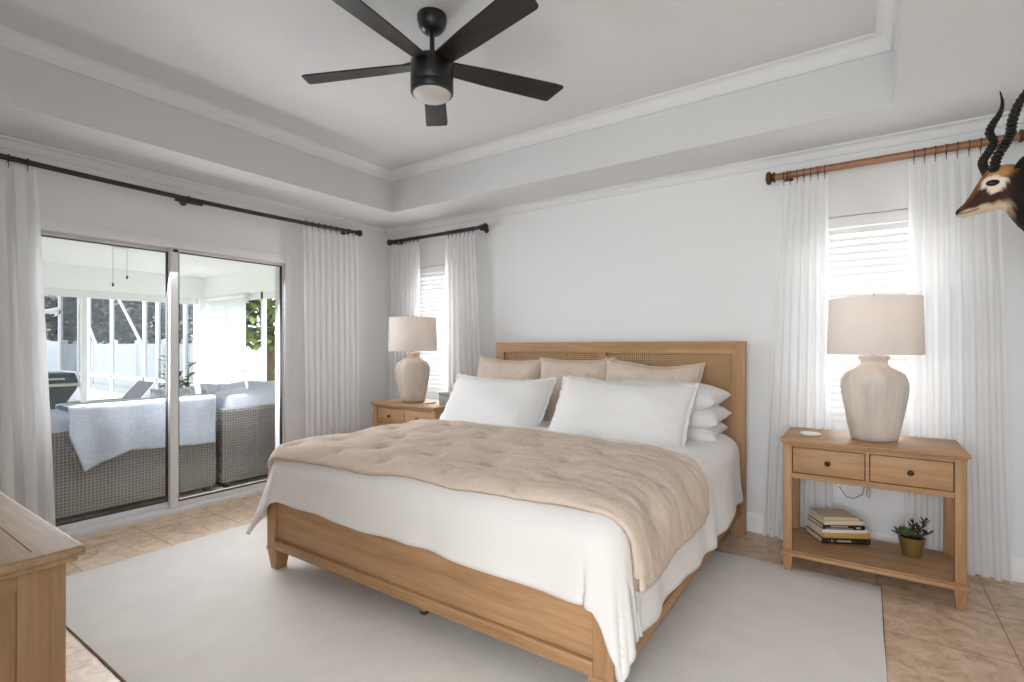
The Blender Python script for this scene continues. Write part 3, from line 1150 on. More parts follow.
# ------------------------------------------------------------------ table lamps
def lamp(x, y, z, label, cord):
    t = thing('table_lamp', (x, y, z), label, 'lamp', 'matching plaster table lamps')
    rnd = random.Random(3)
    ph = [rnd.uniform(0, 6.28) for _ in range(4)]

    def ribs(a, h):
        k = max(0, min(1, (h - 0.01) / 0.05)) * max(0, min(1, (0.36 - h) / 0.08))
        r = abs(math.sin(a * 13 + 0.5 * math.sin(a * 3 + ph[0]) + 0.3 * math.sin(h * 25 + ph[1]))) ** 0.6
        return 1 + k * (0.028 * r - 0.014) + 0.006 * math.sin(a * 5 + h * 30 + ph[2])
    prof = [(0.0, 0.0), (0.098, 0.0), (0.106, 0.006), (0.112, 0.03), (0.122, 0.08), (0.133, 0.14), (0.143, 0.20), (0.151, 0.25), (0.155, 0.285),
            (0.155, 0.31), (0.150, 0.335), (0.138, 0.358), (0.120, 0.374), (0.098, 0.386), (0.080, 0.395), (0.068, 0.404), (0.062, 0.416),
            (0.062, 0.432), (0.066, 0.440), (0.071, 0.446), (0.071, 0.456), (0.066, 0.462), (0.050, 0.463), (0.0, 0.463)]
    prof = [(max(r, 0.001), h) for r, h in prof]
    MB().lathe(prof, (x, y, z), 156, mod=ribs).build('base', 'ceramic', t, smooth=60)
    b = MB()
    b.lathe([(0.016, 0.463), (0.016, 0.50), (0.012, 0.505), (0.012, 0.53), (0.018, 0.532), (0.018, 0.56)], (x, y, z), 16)
    b.build('socket', 'brass', t)
    MB().lathe([(0.012, 0.56), (0.020, 0.585), (0.030, 0.615), (0.030, 0.635), (0.020, 0.657), (0.004, 0.665)], (x, y, z), 20).build('bulb', 'lens', t)
    s = MB()
    r0, r1, h0, h1 = 0.222, 0.214, 0.468, 0.777
    s.lathe([(r0 - 0.003, h0), (r0, h0), (r0, h0 + 0.008), (r1, h1 - 0.008), (r1, h1), (r1 - 0.003, h1), (r1 - 0.003, h1 - 0.006), (r0 - 0.003, h0 + 0.006), (r0 - 0.003, h0)],
            (x, y, z), 72, cap=False)
    sh = s.build('shade', 'shade', t, smooth=40)
    f = MB()
    for k in range(3):
        a = 2 * PI * k / 3 + 0.4
        f.tube([(x, y, z + 0.765), (x + (r1 - 0.004) * math.cos(a), y + (r1 - 0.004) * math.sin(a), z + 0.775)], 0.002, 6)
    f.tube([(x + 0.05 * math.cos(q * PI / 8), y, z + 0.66 + 0.105 * math.sin(q * PI / 8)) for q in range(9)], 0.0025, 6)
    f.tube([(x + 0.05, y, z + 0.66), (x + 0.02, y, z + 0.545)], 0.0025, 6)
    f.tube([(x - 0.05, y, z + 0.66), (x - 0.02, y, z + 0.545)], 0.0025, 6)
    f.build('spider', 'brass', sh)
    MB().lathe([(0.006, 0.76), (0.009, 0.775), (0.004, 0.785), (0.007, 0.793), (0.002, 0.802)], (x, y, z), 12).build('finial', 'brass', t)
    if cord:
        MB().tube(cord, 0.0028, 8).build('cord', 'grey_cord', t)
    d = bpy.data.lights.new('lamp_bulb', 'POINT')
    d.energy = 1.4
    d.color = (1.0, 0.80, 0.64)
    d.shadow_soft_size = 0.03
    o = bpy.data.objects.new('lamp_bulb_light', d)
    COL.objects.link(o)
    o.location = (x, y, z + 0.685)
    return t


cord_pts = [(4.38, 3.61, 0.758), (4.38, 3.70, 0.760), (4.37, 3.725, 0.74), (4.35, 3.74, 0.60), (4.325, 3.77, 0.50), (4.312, 3.79, 0.42), (4.305, 3.795, 0.36), (4.315, 3.795, 0.345),
            (4.322, 3.795, 0.37), (4.318, 3.795, 0.45), (4.322, 3.795, 0.49), (4.312, 3.795, 0.52), (4.30, 3.795, 0.45), (4.285, 3.80, 0.36), (4.24, 3.81, 0.325), (4.20, 3.812, 0.33), (4.165, 3.812, 0.388)]
lamp(4.338, 3.46, 0.7555, 'ribbed plaster lamp with drum shade on the nightstand with the books', cord_pts)
lamp(0.850, 3.38, 0.7555, 'ribbed plaster lamp with drum shade on the nightstand in the room corner', None)


# ------------------------------------------------------------------ small things on the nightstands
def disc(name, x, y, z, r, h, mat, label, cat):
    t = MB().lathe([(r * 0.9, 0), (r, h * 0.35), (r, h * 0.75), (r * 0.93, h), (r * 0.80, h * 0.9)], (x, y, z), 40).build(name, mat)
    return tag(t, label, cat)


disc('coaster', 4.035, 3.42, 0.7555, 0.055, 0.013, 'coaster', 'round white coaster on the nightstand with the books', 'coaster')
disc('coaster', 1.08, 3.36, 0.7555, 0.055, 0.013, 'coaster', 'round white coaster on the nightstand in the room corner', 'coaster')
gb = thing('trinket_box', (1.225, 3.44, 0.7555), 'small grey green box on the corner nightstand behind the white pillow', 'box')
MB().box(1.165, 1.300, 3.39, 3.49, 0.7555, 0.830, 0.004).build('box_body', 'greybox', gb)
MB().box(1.162, 1.303, 3.387, 3.493, 0.831, 0.856, 0.004).build('lid', 'greybox', gb)

# stack of books
bx, by, bz = 4.094, 3.433, 0.1347
ang = math.atan2(3.563 - 3.433, 4.321 - 4.094)
books = [('bk_black', 0.034, 0.262, 0.196, 'black book with pale spine lettering at the bottom of the stack', True, 0.0),
         ('bk_gold', 0.027, 0.254, 0.190, 'mustard yellow book second from the bottom of the stack', False, -0.01),
         ('bk_white', 0.022, 0.248, 0.188, 'white book with a thin red line between mustard and black books', False, 0.01),
         ('bk_black', 0.025, 0.226, 0.180, 'black book with pale lettering in the middle of the stack', True, 0.0),
         ('bk_cream', 0.024, 0.222, 0.176, 'cream book second from the top of the stack', False, 0.02),
         ('bk_tan', 0.020, 0.190, 0.166, 'beige book on top of the stack', False, -0.015)]
for k, (mt_, h, L, Wd, lab, letters, da) in enumerate(books):
    t = thing('book', (0, 0, 0), lab, 'book', 'stack of books on the nightstand shelf')
    x0, y0 = 0.0 + 0.002 * k, 0.0
    c = MB()
    c.box(x0, x0 + L, y0, y0 + Wd, 0, 0.003, 0.0008)
    c.box(x0, x0 + L, y0, y0 + Wd, h - 0.003, h, 0.0008)
    c.prism([(y0, 0.0), (y0 + 0.004, 0.0), (y0 + 0.004, h), (y0, h), (y0 - 0.003, h * 0.7), (y0 - 0.003, h * 0.3)], 'x', x0, x0 + L)
    co = c.build('cover', mt_, t)
    MB().box(x0 + 0.004, x0 + L - 0.004, y0 + 0.004, y0 + Wd - 0.004, 0.003, h - 0.003).build('pages', 'page', t, smooth=0)
    if letters:
        g = MB()
        rr = random.Random(k)
        zc = h * 0.5

        def glyph(xx, ww, hh, zz=zc):
            """one small letter-like mark of two uprights and a bar"""
            g.box(xx, xx + ww * 0.28, y0 - 0.0037, y0 - 0.0028, zz - hh / 2, zz + hh / 2)
            if ww > 0.003:
                g.box(xx + ww * 0.62, xx + ww * 0.9, y0 - 0.0037, y0 - 0.0028, zz - hh / 2, zz + hh / 2)
                zb = zz + rr.choice((-0.36, 0, 0.36)) * hh
                g.box(xx, xx + ww * 0.9, y0 - 0.0037, y0 - 0.0028, zb - hh * 0.12, zb + hh * 0.12)
        if k == 0:
            for gx_, gw, gh in ((0.034, 0.002, 0.010), (0.050, 0.006, 0.017), (0.066, 0.002, 0.010), (0.176, 0.002, 0.010), (0.246, 0.002, 0.014)):
                glyph(gx_, gw, gh)
                g.build('spine_mark', 'letter', co, smooth=0)
                g = MB()
            for q in range(11):
                glyph(0.080 + q * 0.0072, 0.0062, 0.0105)
            g.build('spine_title', 'letter', co, smooth=0)
        else:
            for q in range(13):
                glyph(0.046 + q * 0.0074, 0.0062, 0.0075, h * 0.72)
            g.build('spine_title', 'letter', co, smooth=0)
            g = MB()
            for q in range(30):
                glyph(0.018 + q * 0.0050, 0.0040, 0.0050, h * 0.27)
            g.build('spine_subtitle', 'letter', co, smooth=0)
            g = MB()
            for q in range(3):
                glyph(0.184 + q * 0.0085, 0.0075, 0.009, h * 0.5)
            g.build('spine_mark', 'letter', co, smooth=0)
    t.location = (bx + 0.004 * math.sin(k * 2.1), by + 0.003 * math.cos(k), bz)
    t.rotation_euler = (0, 0, ang + da)
    bz += h + 0.0003

# succulent in a gold pot
px_, py_, pz_ = 4.505, 3.52, 0.1347
pt_ = thing('potted_succulent', (px_, py_, pz_), 'small succulent in a gold tapered pot on the nightstand shelf', 'plant')
MB().lathe([(0.001, 0.0), (0.041, 0.0), (0.043, 0.004), (0.060, 0.098), (0.061, 0.102), (0.057, 0.103), (0.054, 0.09), (0.001, 0.088)], (px_, py_, pz_), 9 * 4,
           mod=lambda a, h: 1 + 0.018 * math.cos(a * 9)).build('pot', 'pot_gold', pt_, smooth=50)
MB().lathe([(0.001, 0.088), (0.053, 0.088), (0.045, 0.096), (0.001, 0.099)], (px_, py_, pz_), 24).build('soil', 'soil', pt_)


def leaf(bm, base, d, up, L, Wd, thick=0.15, curl=0.2):
    d = Vector(d).normalized()
    side = d.cross(Vector(up)).normalized()
    upv = side.cross(d).normalized()
    n = 6
    rows = []
    for i in range(n + 1):
        s = i / n
        w = Wd * math.sin(PI * min(1, 0.12 + 0.88 * s)) ** 0.8 if i < n else 0.0005
        c = Vector(base) + d * (L * s) + upv * (curl * L * s * s)
        rows.append([bm.bm.verts.new(c - side * w), bm.bm.verts.new(c + upv * w * thick), bm.bm.verts.new(c + side * w), bm.bm.verts.new(c - upv * w * thick)])
    for a, q in zip(rows, rows[1:]):
        for k in range(4):
            bm.bm.faces.new([a[k], a[(k + 1) % 4], q[(k + 1) % 4], q[k]])


b = MB()
rc = Vector((px_ - 0.030, py_ - 0.018, pz_ + 0.108))
for k in range(26):
    a = k * 2.399
    e = 1.25 - k * 0.048
    d = Vector((math.cos(a) * math.cos(e), math.sin(a) * math.cos(e), math.sin(e)))
    leaf(b, rc + Vector((0, 0, 0.004)), d, (0, 0, 1), 0.024 + 0.0018 * k, 0.011 + 0.0003 * k, 0.4, 0.25)


def rosette_col(c):
    q = (c - rc).length / 0.06
    return tuple(x * (1 - q) + y * q for x, y in zip(srgb(104, 132, 62), srgb(96, 112, 92)))


b.build('rosette', 'leaf', pt_, smooth=60, colors=rosette_col)
for (dx, dy, dz, off) in ((0.050, 0.01, 0.100, 0.012), (0.055, -0.02, 0.045, 0.02), (0.004, 0.02, 0.075, 0.005)):
    base = Vector((px_ + off, py_, pz_ + 0.095))
    tip = base + Vector((dx, dy, dz))
    b = MB()
    b.tube([base, base.lerp(tip, 0.5) + Vector((0.004, 0, 0.006)), tip], [0.0035, 0.003, 0.002], 8)
    n = 13
    for k in range(n):
        s = 0.25 + 0.75 * k / (n - 1)
        p0 = base.lerp(tip, s)
        a = k * 2.4 + off * 90
        d = Vector((math.cos(a), 0.7 * math.sin(a), 0.45))
        leaf(b, p0, d, (0, 0, 1), 0.042 - 0.010 * s, 0.0062, 0.5, 0.3)
    b.build('stem', 'leaf', pt_, smooth=60, colors=lambda c: srgb(58, 62, 46))

# wall outlet behind the nightstand
ot = thing('wall_outlet', (4.163, YB, 0.38), 'white outlet plate low on the wall seen under the nightstand top', 'outlet')
MB().box(4.128, 4.198, YB - 0.006, YB, 0.322, 0.438, 0.002).build('plate', 'white_plastic', ot)
for zc in (0.354, 0.406):
    MB().box(4.146, 4.180, YB - 0.009, YB - 0.005, zc - 0.018, zc + 0.018, 0.002).build('socket', 'white_plastic', ot)
MB().box(4.151, 4.179, YB - 0.034, YB - 0.009, 0.392, 0.418, 0.003).build('plug', 'white_plastic', ot)


# ------------------------------------------------------------------ curtains and rods
def rod(p0, p1, r, mat, name, label, finial, sag=0.0, brackets=(), wall=(0, 0), coupler=None):
    p0, p1 = Vector(p0), Vector(p1)
    t = thing(name, (p0 + p1) / 2, label, 'curtain rod')
    n = 24
    pts = []
    for i in range(n + 1):
        s = i / n
        pts.append(p0.lerp(p1, s) - Vector((0, 0, sag * 4 * s * (1 - s))))
    MB().tube(pts, r, 16).build('rod', mat, t, smooth=60)
    ax = 'x' if abs(p1.x - p0.x) > abs(p1.y - p0.y) else 'y'
    for e, sgn in ((p0, -1), (p1, 1)):
        prof = [(r * 1.05, 0), (r * 1.5, 0.002), (r * 1.5, 0.012), (r * 1.1, 0.016), (r * 1.25, 0.022), (r * 1.9, 0.032), (r * 1.95, 0.044), (r * 1.5, 0.054), (r * 0.6, 0.058)]
        MB().lathe([(q, h * sgn) for q, h in prof], e, 18, ax).build('finial', finial, t, smooth=50)
    for s in brackets:
        c = p0.lerp(p1, s) - Vector((0, 0, sag * 4 * s * (1 - s)))
        w = Vector((wall[0] if ax == 'y' else c.x, wall[1] if ax == 'x' else c.y, c.z - 0.012))
        b = MB()
        b.tube([w, c - Vector((0, 0, r + 0.006))], 0.006, 10)
        b.torus(c, r + 0.004, 0.004, ax, 18, 8)
        b.lathe([(0.026, 0), (0.026, 0.006), (0.014, 0.010)] if (ax == 'y') else [(0.026, 0), (0.026, -0.006), (0.014, -0.010)], w, 18, 'x' if ax == 'y' else 'y')
        b.build('bracket', finial, t, smooth=50)
    if coupler is not None:
        c = p0.lerp(p1, coupler) - Vector((0, 0, sag * 4 * coupler * (1 - coupler)))
        MB().box(c.x - 0.014, c.x + 0.014, c.y - 0.09, c.y + 0.10, c.z - r - 0.016, c.z - r + 0.002, 0.004).build('center_support', finial, t)
    return t


def curtain(a0, a1, axis, plane, ztop, zbot, nple, label, group, ringmat, rodr, rodz, seed, flare=0.02, normal=-1, b0=None, b1=None, amp=0.030, cluster=1.0):
    """pleated panel hung between a0..a1 along an axis; `plane` is the rod's plane"""
    b0 = a0 - flare if b0 is None else b0
    b1 = a1 + flare if b1 is None else b1
    mid = (a0 + a1) / 2
    loc = (mid, plane, 0.02) if axis == 'x' else (plane, mid, 0.02)
    t = thing('curtain', loc, label, 'curtain', group)
    rnd = random.Random(seed)
    jit = [rnd.uniform(-0.22, 0.22) for _ in range(nple + 2)]
    am = [rnd.uniform(0.7, 1.25) for _ in range(nple + 2)]

    def warp(s):
        x = s * nple
        i = int(min(x, nple - 1e-6))
        f = x - i
        return i, f

    def pt(u, v):
        h = ztop + (zbot - ztop) * v
        i, f = warp(u)
        A = am[i] * (1 - f) + am[i + 1] * f
        lead = min(1.0, v / 0.05)
        pinch = math.exp(-((v - 0.028) / 0.018) ** 2)
        ph = 2 * PI * (u * nple) + 1.3 * N3(u * 3 + seed, v * 1.1, seed) * v + jit[i]
        w = math.cos(ph)
        w = math.copysign(abs(w) ** 0.75, w)
        dep = amp * A * (0.35 + 0.55 * lead + 0.25 * v - 0.3 * pinch) * w
        dep += 0.008 * N3(u * nple * 2.2 + seed, v * 2.5, 5.0) * (0.3 + v)
        e0 = a0 + (b0 - a0) * v
        e1 = a1 + (b1 - a1) * v
        al = e0 + (e1 - e0) * u + 0.35 * (e1 - e0) / nple * math.sin(2 * ph) * 0.35
        al += 0.010 * N3(u * 4, v * 2 + seed, 2.0) * v
        h2 = h + (0.006 * N3(u * 5, seed, 0) if v > 0.98 else 0)
        d = plane + normal * dep
        return (al, d, h2) if axis == 'x' else (d, al, h2)
    b = MB()
    b.grid(pt, nple * 18, 44)
    b.build('fabric', 'curtain', t, smooth=180)
    for k in range(nple):
        s = (k + 0.5) / nple
        al = a0 + (a1 - a0) * s
        c = (al, plane, rodz - 0.004) if axis == 'x' else (plane, al, rodz - 0.004)
        r = MB()
        r.torus(c, rodr + 0.006, 0.0028, axis, 18, 6)
        zb = c[2] - rodr - 0.006
        if ztop < zb - 0.002:
            r.tube([(c[0], c[1], zb), (c[0], c[1], ztop - 0.02)], 0.0018, 6)
        r.build('ring', ringmat, t)
    return t


ROD_Y = 3.735
rod((0.092, 0.24, 2.410), (0.092, 3.345, 2.410), 0.017, 'bronze', 'curtain_rod', 'long dark bronze curtain rod above the sliding glass door', 'bronze', sag=0.030, brackets=(0.04, 0.5, 0.97), wall=(0, 0), coupler=0.5)
rod((0.18, ROD_Y, 2.368), (1.385, ROD_Y, 2.368), 0.017, 'bronze', 'curtain_rod', 'short dark bronze curtain rod above the narrow window in the corner', 'bronze', brackets=(0.04, 0.985), wall=(0, YB))
rod((3.815, ROD_Y, 2.374), (4.965, ROD_Y, 2.374), 0.022, 'brown_rod', 'curtain_rod', 'brown curtain rod above the window beside the antelope head', 'brown_ring', brackets=(0.06, 0.96), wall=(0, YB))

curtain(0.42, 0.935, 'y', 0.092, 2.355, 0.02, 6, 'white sheer curtain at the dresser end of the long bronze rod', 'white curtains', 'bronze', 0.017, 2.395, 3, b0=0.38, b1=1.025, normal=1)
curtain(2.745, 3.345, 'y', 0.092, 2.360, 0.02, 9, 'white sheer curtain at the bed end of the long bronze rod', 'white curtains', 'bronze', 0.017, 2.402, 5, b0=2.775, b1=3.363, normal=1, amp=0.020)
curtain(0.185, 0.585, 'x', ROD_Y, 2.328, 0.02, 7, 'white sheer curtain in the room corner on the short bronze rod', 'white curtains', 'bronze', 0.017, 2.368, 7, b0=0.17, b1=0.60, amp=0.018)
curtain(0.945, 1.30, 'x', ROD_Y, 2.328, 0.02, 7, 'white sheer curtain between narrow window and headboard', 'white curtains', 'bronze', 0.017, 2.368, 9, b0=0.925, b1=1.45, amp=0.020)
curtain(3.845, 4.11, 'x', ROD_Y, 2.332, 0.02, 7, 'white sheer curtain on the bed side of the window with the brown rod', 'white curtains', 'brown_ring', 0.022, 2.374, 11, b0=3.745, b1=4.13, amp=0.020)
curtain(4.505, 4.885, 'x', ROD_Y, 2.332, 0.02, 8, 'white sheer curtain hanging below the antelope head on the brown rod', 'white curtains', 'brown_ring', 0.022, 2.374, 13, b0=4.49, b1=4.94, amp=0.022)


# ------------------------------------------------------------------ ceiling fan
def fan(x, y, zc, drop, R, start, label, group=None, chains=None):
    t = thing('ceiling_fan', (x, y, zc), label, 'ceiling fan', group)
    MB().lathe([(0.030, -0.082), (0.050, -0.072), (0.066, -0.050), (0.073, -0.022), (0.074, 0.0)], (x, y, zc), 36).build('canopy', 'fan_black', t, smooth=60)
    zt = zc - drop
    b = MB()
    b.lathe([(0.0125, -drop + 0.045), (0.0125, -0.08)], (x, y, zc), 18)
    b.lathe([(0.042, 0.040), (0.037, 0.050), (0.024, 0.070), (0.020, 0.085), (0.013, 0.088)], (x, y, zt), 24)
    b.build('downrod', 'fan_black', t, smooth=50)
    MB().lathe([(0.070, -0.125), (0.102, -0.122), (0.105, -0.118), (0.105, -0.085), (0.102, -0.082), (0.105, -0.078), (0.105, 0.030), (0.098, 0.040), (0.04, 0.046)],
               (x, y, zt), 48).build('motor_housing', 'fan_black', t, smooth=40)
    MB().lathe([(0.002, -0.158), (0.030, -0.156), (0.055, -0.150), (0.078, -0.140), (0.091, -0.128), (0.0945, -0.112), (0.090, -0.11)], (x, y, zt), 48).build('light_lens', 'lens', t, smooth=60)
    for k in range(5):
        a = start + 2 * PI * k / 5
        ca_, sa_ = math.cos(a), math.sin(a)
        pitch = math.radians(12)

        def loc(u, w, z):
            # u outwards, w across the blade
            zz = z - w * math.sin(pitch)
            ww = w * math.cos(pitch)
            return (x + u * ca_ - ww * sa_, y + u * sa_ + ww * ca_, zt + 0.022 + zz)
        b = MB()
        outl = [(0.095, -0.046), (0.30, -0.058), (R - 0.055, -0.068), (R - 0.01, -0.066), (R, -0.058), (R - 0.035, 0.062), (R - 0.05, 0.068), (0.30, 0.058), (0.095, 0.046)]
        lo = [b.bm.verts.new(loc(u, w, -0.004)) for u, w in outl]
        hi = [b.bm.verts.new(loc(u, w, 0.004)) for u, w in outl]
        m = len(outl)
        b.bm.faces.new(lo[::-1])
        b.bm.faces.new(hi)
        for q in range(m):
            b.bm.faces.new([lo[q], lo[(q + 1) % m], hi[(q + 1) % m], hi[q]])
        bl = b.build('blade', 'fan_blade', t, smooth=20)
        h = MB()
        h.tube([loc(0.085, 0, 0.012), loc(0.12, 0, 0.012), loc(0.16, 0, 0.009)], [0.018, 0.020, 0.014], 10, flat=0.5)
        h.build('blade_bracket', 'fan_black', bl, smooth=50)
    if chains:
        for (dx, dy, L) in chains:
            c = MB().tube([(x + dx, y + dy, zt - 0.13), (x + dx, y + dy, zt - 0.13 - L)], 0.0022, 6).build('pull_chain', 'grill_trim', t)
            MB().ellipsoid((x + dx, y + dy, zt - 0.14 - L), (0.008, 0.008, 0.018)).build('pull_knob', 'bronze', c)
    return t


fan(2.535, 1.86, ZT, 0.262, 0.715, math.radians(131), 'black five-blade ceiling fan with round white light in the tray ceiling')

# ------------------------------------------------------------------ rug
b = MB()
RX0, RX1, RY0, RY1 = 0.69, 4.365, 0.76, 3.315
nx, ny = 60, 44


def rug_pt(u, v):
    x = RX0 + (RX1 - RX0) * u + (0.006 * N3(v * 4, 1.0, 0) if u in (0, 1) else 0)
    y = RY0 + (RY1 - RY0) * v + (0.006 * N3(u * 5, 2.0, 0) if v in (0, 1) else 0)
    e = min(u * (RX1 - RX0), (1 - u) * (RX1 - RX0), v * (RY1 - RY0), (1 - v) * (RY1 - RY0))
    return (x, y, 0.013 - 0.006 * max(0, 1 - e / 0.03) + 0.0012 * N3(x * 3, y * 3, 0))


g = b.grid(rug_pt, nx, ny)
edge = [g[i][0] for i in range(nx)] + [g[nx][j] for j in range(ny)] + [g[i][ny] for i in range(nx, 0, -1)] + [g[0][j] for j in range(ny, 0, -1)]
low = [b.bm.verts.new((v.co.x, v.co.y, 0.0005)) for v in edge]
for k in range(len(edge)):
    k2 = (k + 1) % len(edge)
    b.bm.faces.new([edge[k2], edge[k], low[k], low[k2]])
b.bm.faces.new(low[::-1])
rg = b.build('rug', 'rug', smooth=60)
tag(rg, 'large pale low-pile rug under the bed on the tile floor', 'rug')
bd = MB()
bd.box(RX0 - 0.004, RX1 + 0.004, RY0 - 0.004, RY0 + 0.004, 0.0005, 0.006)
bd.box(RX0 - 0.004, RX0 + 0.004, RY0, RY1, 0.0005, 0.006)
bd.box(RX1 - 0.004, RX1 + 0.004, RY0, RY1, 0.0005, 0.006)
bd.box(RX0 - 0.004, RX1 + 0.004, RY1 - 0.004, RY1 + 0.004, 0.0005, 0.006)
bd.build('binding', 'rug_edge', rg, smooth=0)

# ------------------------------------------------------------------ dresser
dz = 0.80
ds = thing('dresser', (1.95, 0.14, 0), 'oak dresser corner with moulded top edge at the near end of the room', 'dresser')
DX0, DX1, DY0, DY1 = 1.15, 2.785, YF + 0.005, 0.425
b = MB()
b.box(DX0, DX1, DY0, DY1, dz - 0.022, dz, 0.008, 3)
b.box(DX0 + 0.012, DX1 - 0.012, DY0, DY1 - 0.012, dz - 0.036, dz - 0.020, 0.006, 3)
b.build('top', 'dres_x', ds)
# seam strips on the top surface: frame board along the front
MB().box(DX0 + 0.05, DX1 - 0.05, DY1 - 0.088, DY1 - 0.086, dz - 0.001, dz + 0.0004).build('top_seam', 'dark_gap', ds, smooth=0)
cx0, cx1, cy0, cy1 = DX0 + 0.03, DX1 - 0.032, DY0 + 0.01, DY1 - 0.030
for x0 in (cx0, cx1 - 0.022):
    for y0, y1 in ((cy0, cy0 + 0.085), (cy1 - 0.085, cy1)):
        MB().box(x0, x0 + 0.022, y0, y1, 0.0, dz - 0.035, 0.002).build('end_stile', 'dres_z', ds)
    for z0, z1 in ((dz - 0.072, dz - 0.035), (0.10, 0.19)):
        MB().box(x0 + 0.001, x0 + 0.021, cy0 + 0.085, cy1 - 0.085, z0, z1).build('end_rail', 'dres_z', ds, smooth=0)
    MB().box(x0 + 0.006, x0 + 0.014, cy0 + 0.08, cy1 - 0.08, 0.15, dz - 0.06).build('end_panel', 'dres_z', ds, smooth=0)
b = MB()
b.box(cx0 + 0.02, cx1 - 0.02, cy1 - 0.04, cy1 - 0.012, dz - 0.065, dz - 0.035)
b.box(cx0 + 0.02, cx1 - 0.02, cy1 - 0.04, cy1 - 0.012, 0.10, 0.14)
b.box((cx0 + cx1) / 2 - 0.015, (cx0 + cx1) / 2 + 0.015, cy1 - 0.04, cy1 - 0.012, 0.14, dz - 0.065)
b.box(cx0 + 0.02, cx1 - 0.02, cy0, cy0 + 0.008, 0.10, dz - 0.035)
b.box(cx0 + 0.02, cx1 - 0.02, cy0, cy1 - 0.04, 0.10, 0.112)
b.build('carcass', 'dres_x', ds, smooth=0)
for sx in (0, 1):
    xa = cx0 + 0.085 if sx == 0 else (cx0 + cx1) / 2 + 0.02
    xb = (cx0 + cx1) / 2 - 0.02 if sx == 0 else cx1 - 0.085
    for k in range(3):
        z0 = 0.145 + k * 0.198
        d_ = MB().box(xa, xb, cy1 - 0.03, cy1 - 0.008, z0, z0 + 0.19, 0.003).build('drawer', 'dres_x', ds)
        for f in (0.25, 0.75):
            MB().lathe([(0.006, 0.0), (0.006, 0.012), (0.015, 0.017), (0.016, 0.024), (0.004, 0.03)], (xa + (xb - xa) * f, cy1 - 0.008, z0 + 0.095), 16, 'y').build('knob', 'knob', d_)

# ------------------------------------------------------------------ antelope head on the right wall
SA = 1.2


def ap(x, y, z):
    return Vector((4.3 + (x - 4.3) * SA, y * SA, 1.27 + (z - 1.27) * SA))


an = thing('mounted_antelope_head', (XR, 2.78, 1.78), 'mounted antelope head with ringed spiral horns on the wall by the brown rod', 'taxidermy mount')
# sections along the head and neck: x, centre z, half height, half width
sec = [(4.5545, 1.7255, 0.004, 0.006), (4.557, 1.725, 0.010, 0.012), (4.563, 1.726, 0.016, 0.016), (4.574, 1.730, 0.023, 0.019), (4.590, 1.744, 0.034, 0.022),
       (4.606, 1.761, 0.049, 0.026), (4.620, 1.775, 0.060, 0.031), (4.632, 1.785, 0.068, 0.036), (4.646, 1.791, 0.070, 0.040), (4.660, 1.796, 0.070, 0.043),
       (4.676, 1.792, 0.075, 0.045), (4.692, 1.778, 0.086, 0.050), (4.712, 1.758, 0.100, 0.056), (4.740, 1.735, 0.112, 0.066), (4.780, 1.710, 0.122, 0.078),
       (4.830, 1.690, 0.134, 0.092), (4.885, 1.672, 0.146, 0.104), (4.9165, 1.665, 0.150, 0.108)]
b = MB()
rings = []
NA = 40
for x, zc, hh, hw in sec:
    ring = []
    for k in range(NA):
        a = 2 * PI * k / NA
        c, s = math.cos(a), math.sin(a)
        yy = 2.31 + hw * math.copysign(abs(c) ** 0.85, c)
        zz = zc + hh * math.copysign(abs(s) ** 0.9, s)
        if 4.57 < x < 4.68:
            # jaw narrower than brow, hollow cheek
            if s < 0:
                yy = 2.31 + (yy - 2.31) * (1 - 0.28 * (-s))
            if x < 4.62 and s > 0.2:
                yy = 2.31 + (yy - 2.31) * (1 - 0.25 * s)
        # brow ridge
        br_ = math.exp(-((x - 4.641) / 0.012) ** 2) * math.exp(-((zz - 1.816) / 0.012) ** 2)
        yy += 0.006 * br_ * (1 if c > 0 else -1)
        ring.append(b.bm.verts.new(ap(x, yy, zz)))
    rings.append(ring)
for r0, r1 in zip(rings, rings[1:]):
    for k in range(NA):
        b.bm.faces.new([r0[k], r0[(k + 1) % NA], r1[(k + 1) % NA], r1[k]])
b.bm.faces.new(rings[0][::-1])
b.bm.faces.new(rings[-1])
bmesh.ops.subdivide_edges(b.bm, edges=b.bm.edges[:], cuts=1, use_grid_fill=True, smooth=0.6)

C_DARK, C_BLACK, C_TAN, C_WHITE, C_CREAM = srgb(58, 36, 24), srgb(22, 16, 14), srgb(182, 132, 84), srgb(226, 212, 194), srgb(206, 184, 156)


def mixc(a, c, f):
    f = max(0, min(1, f))
    return tuple(p * (1 - f) + q * f for p, q in zip(a, c))


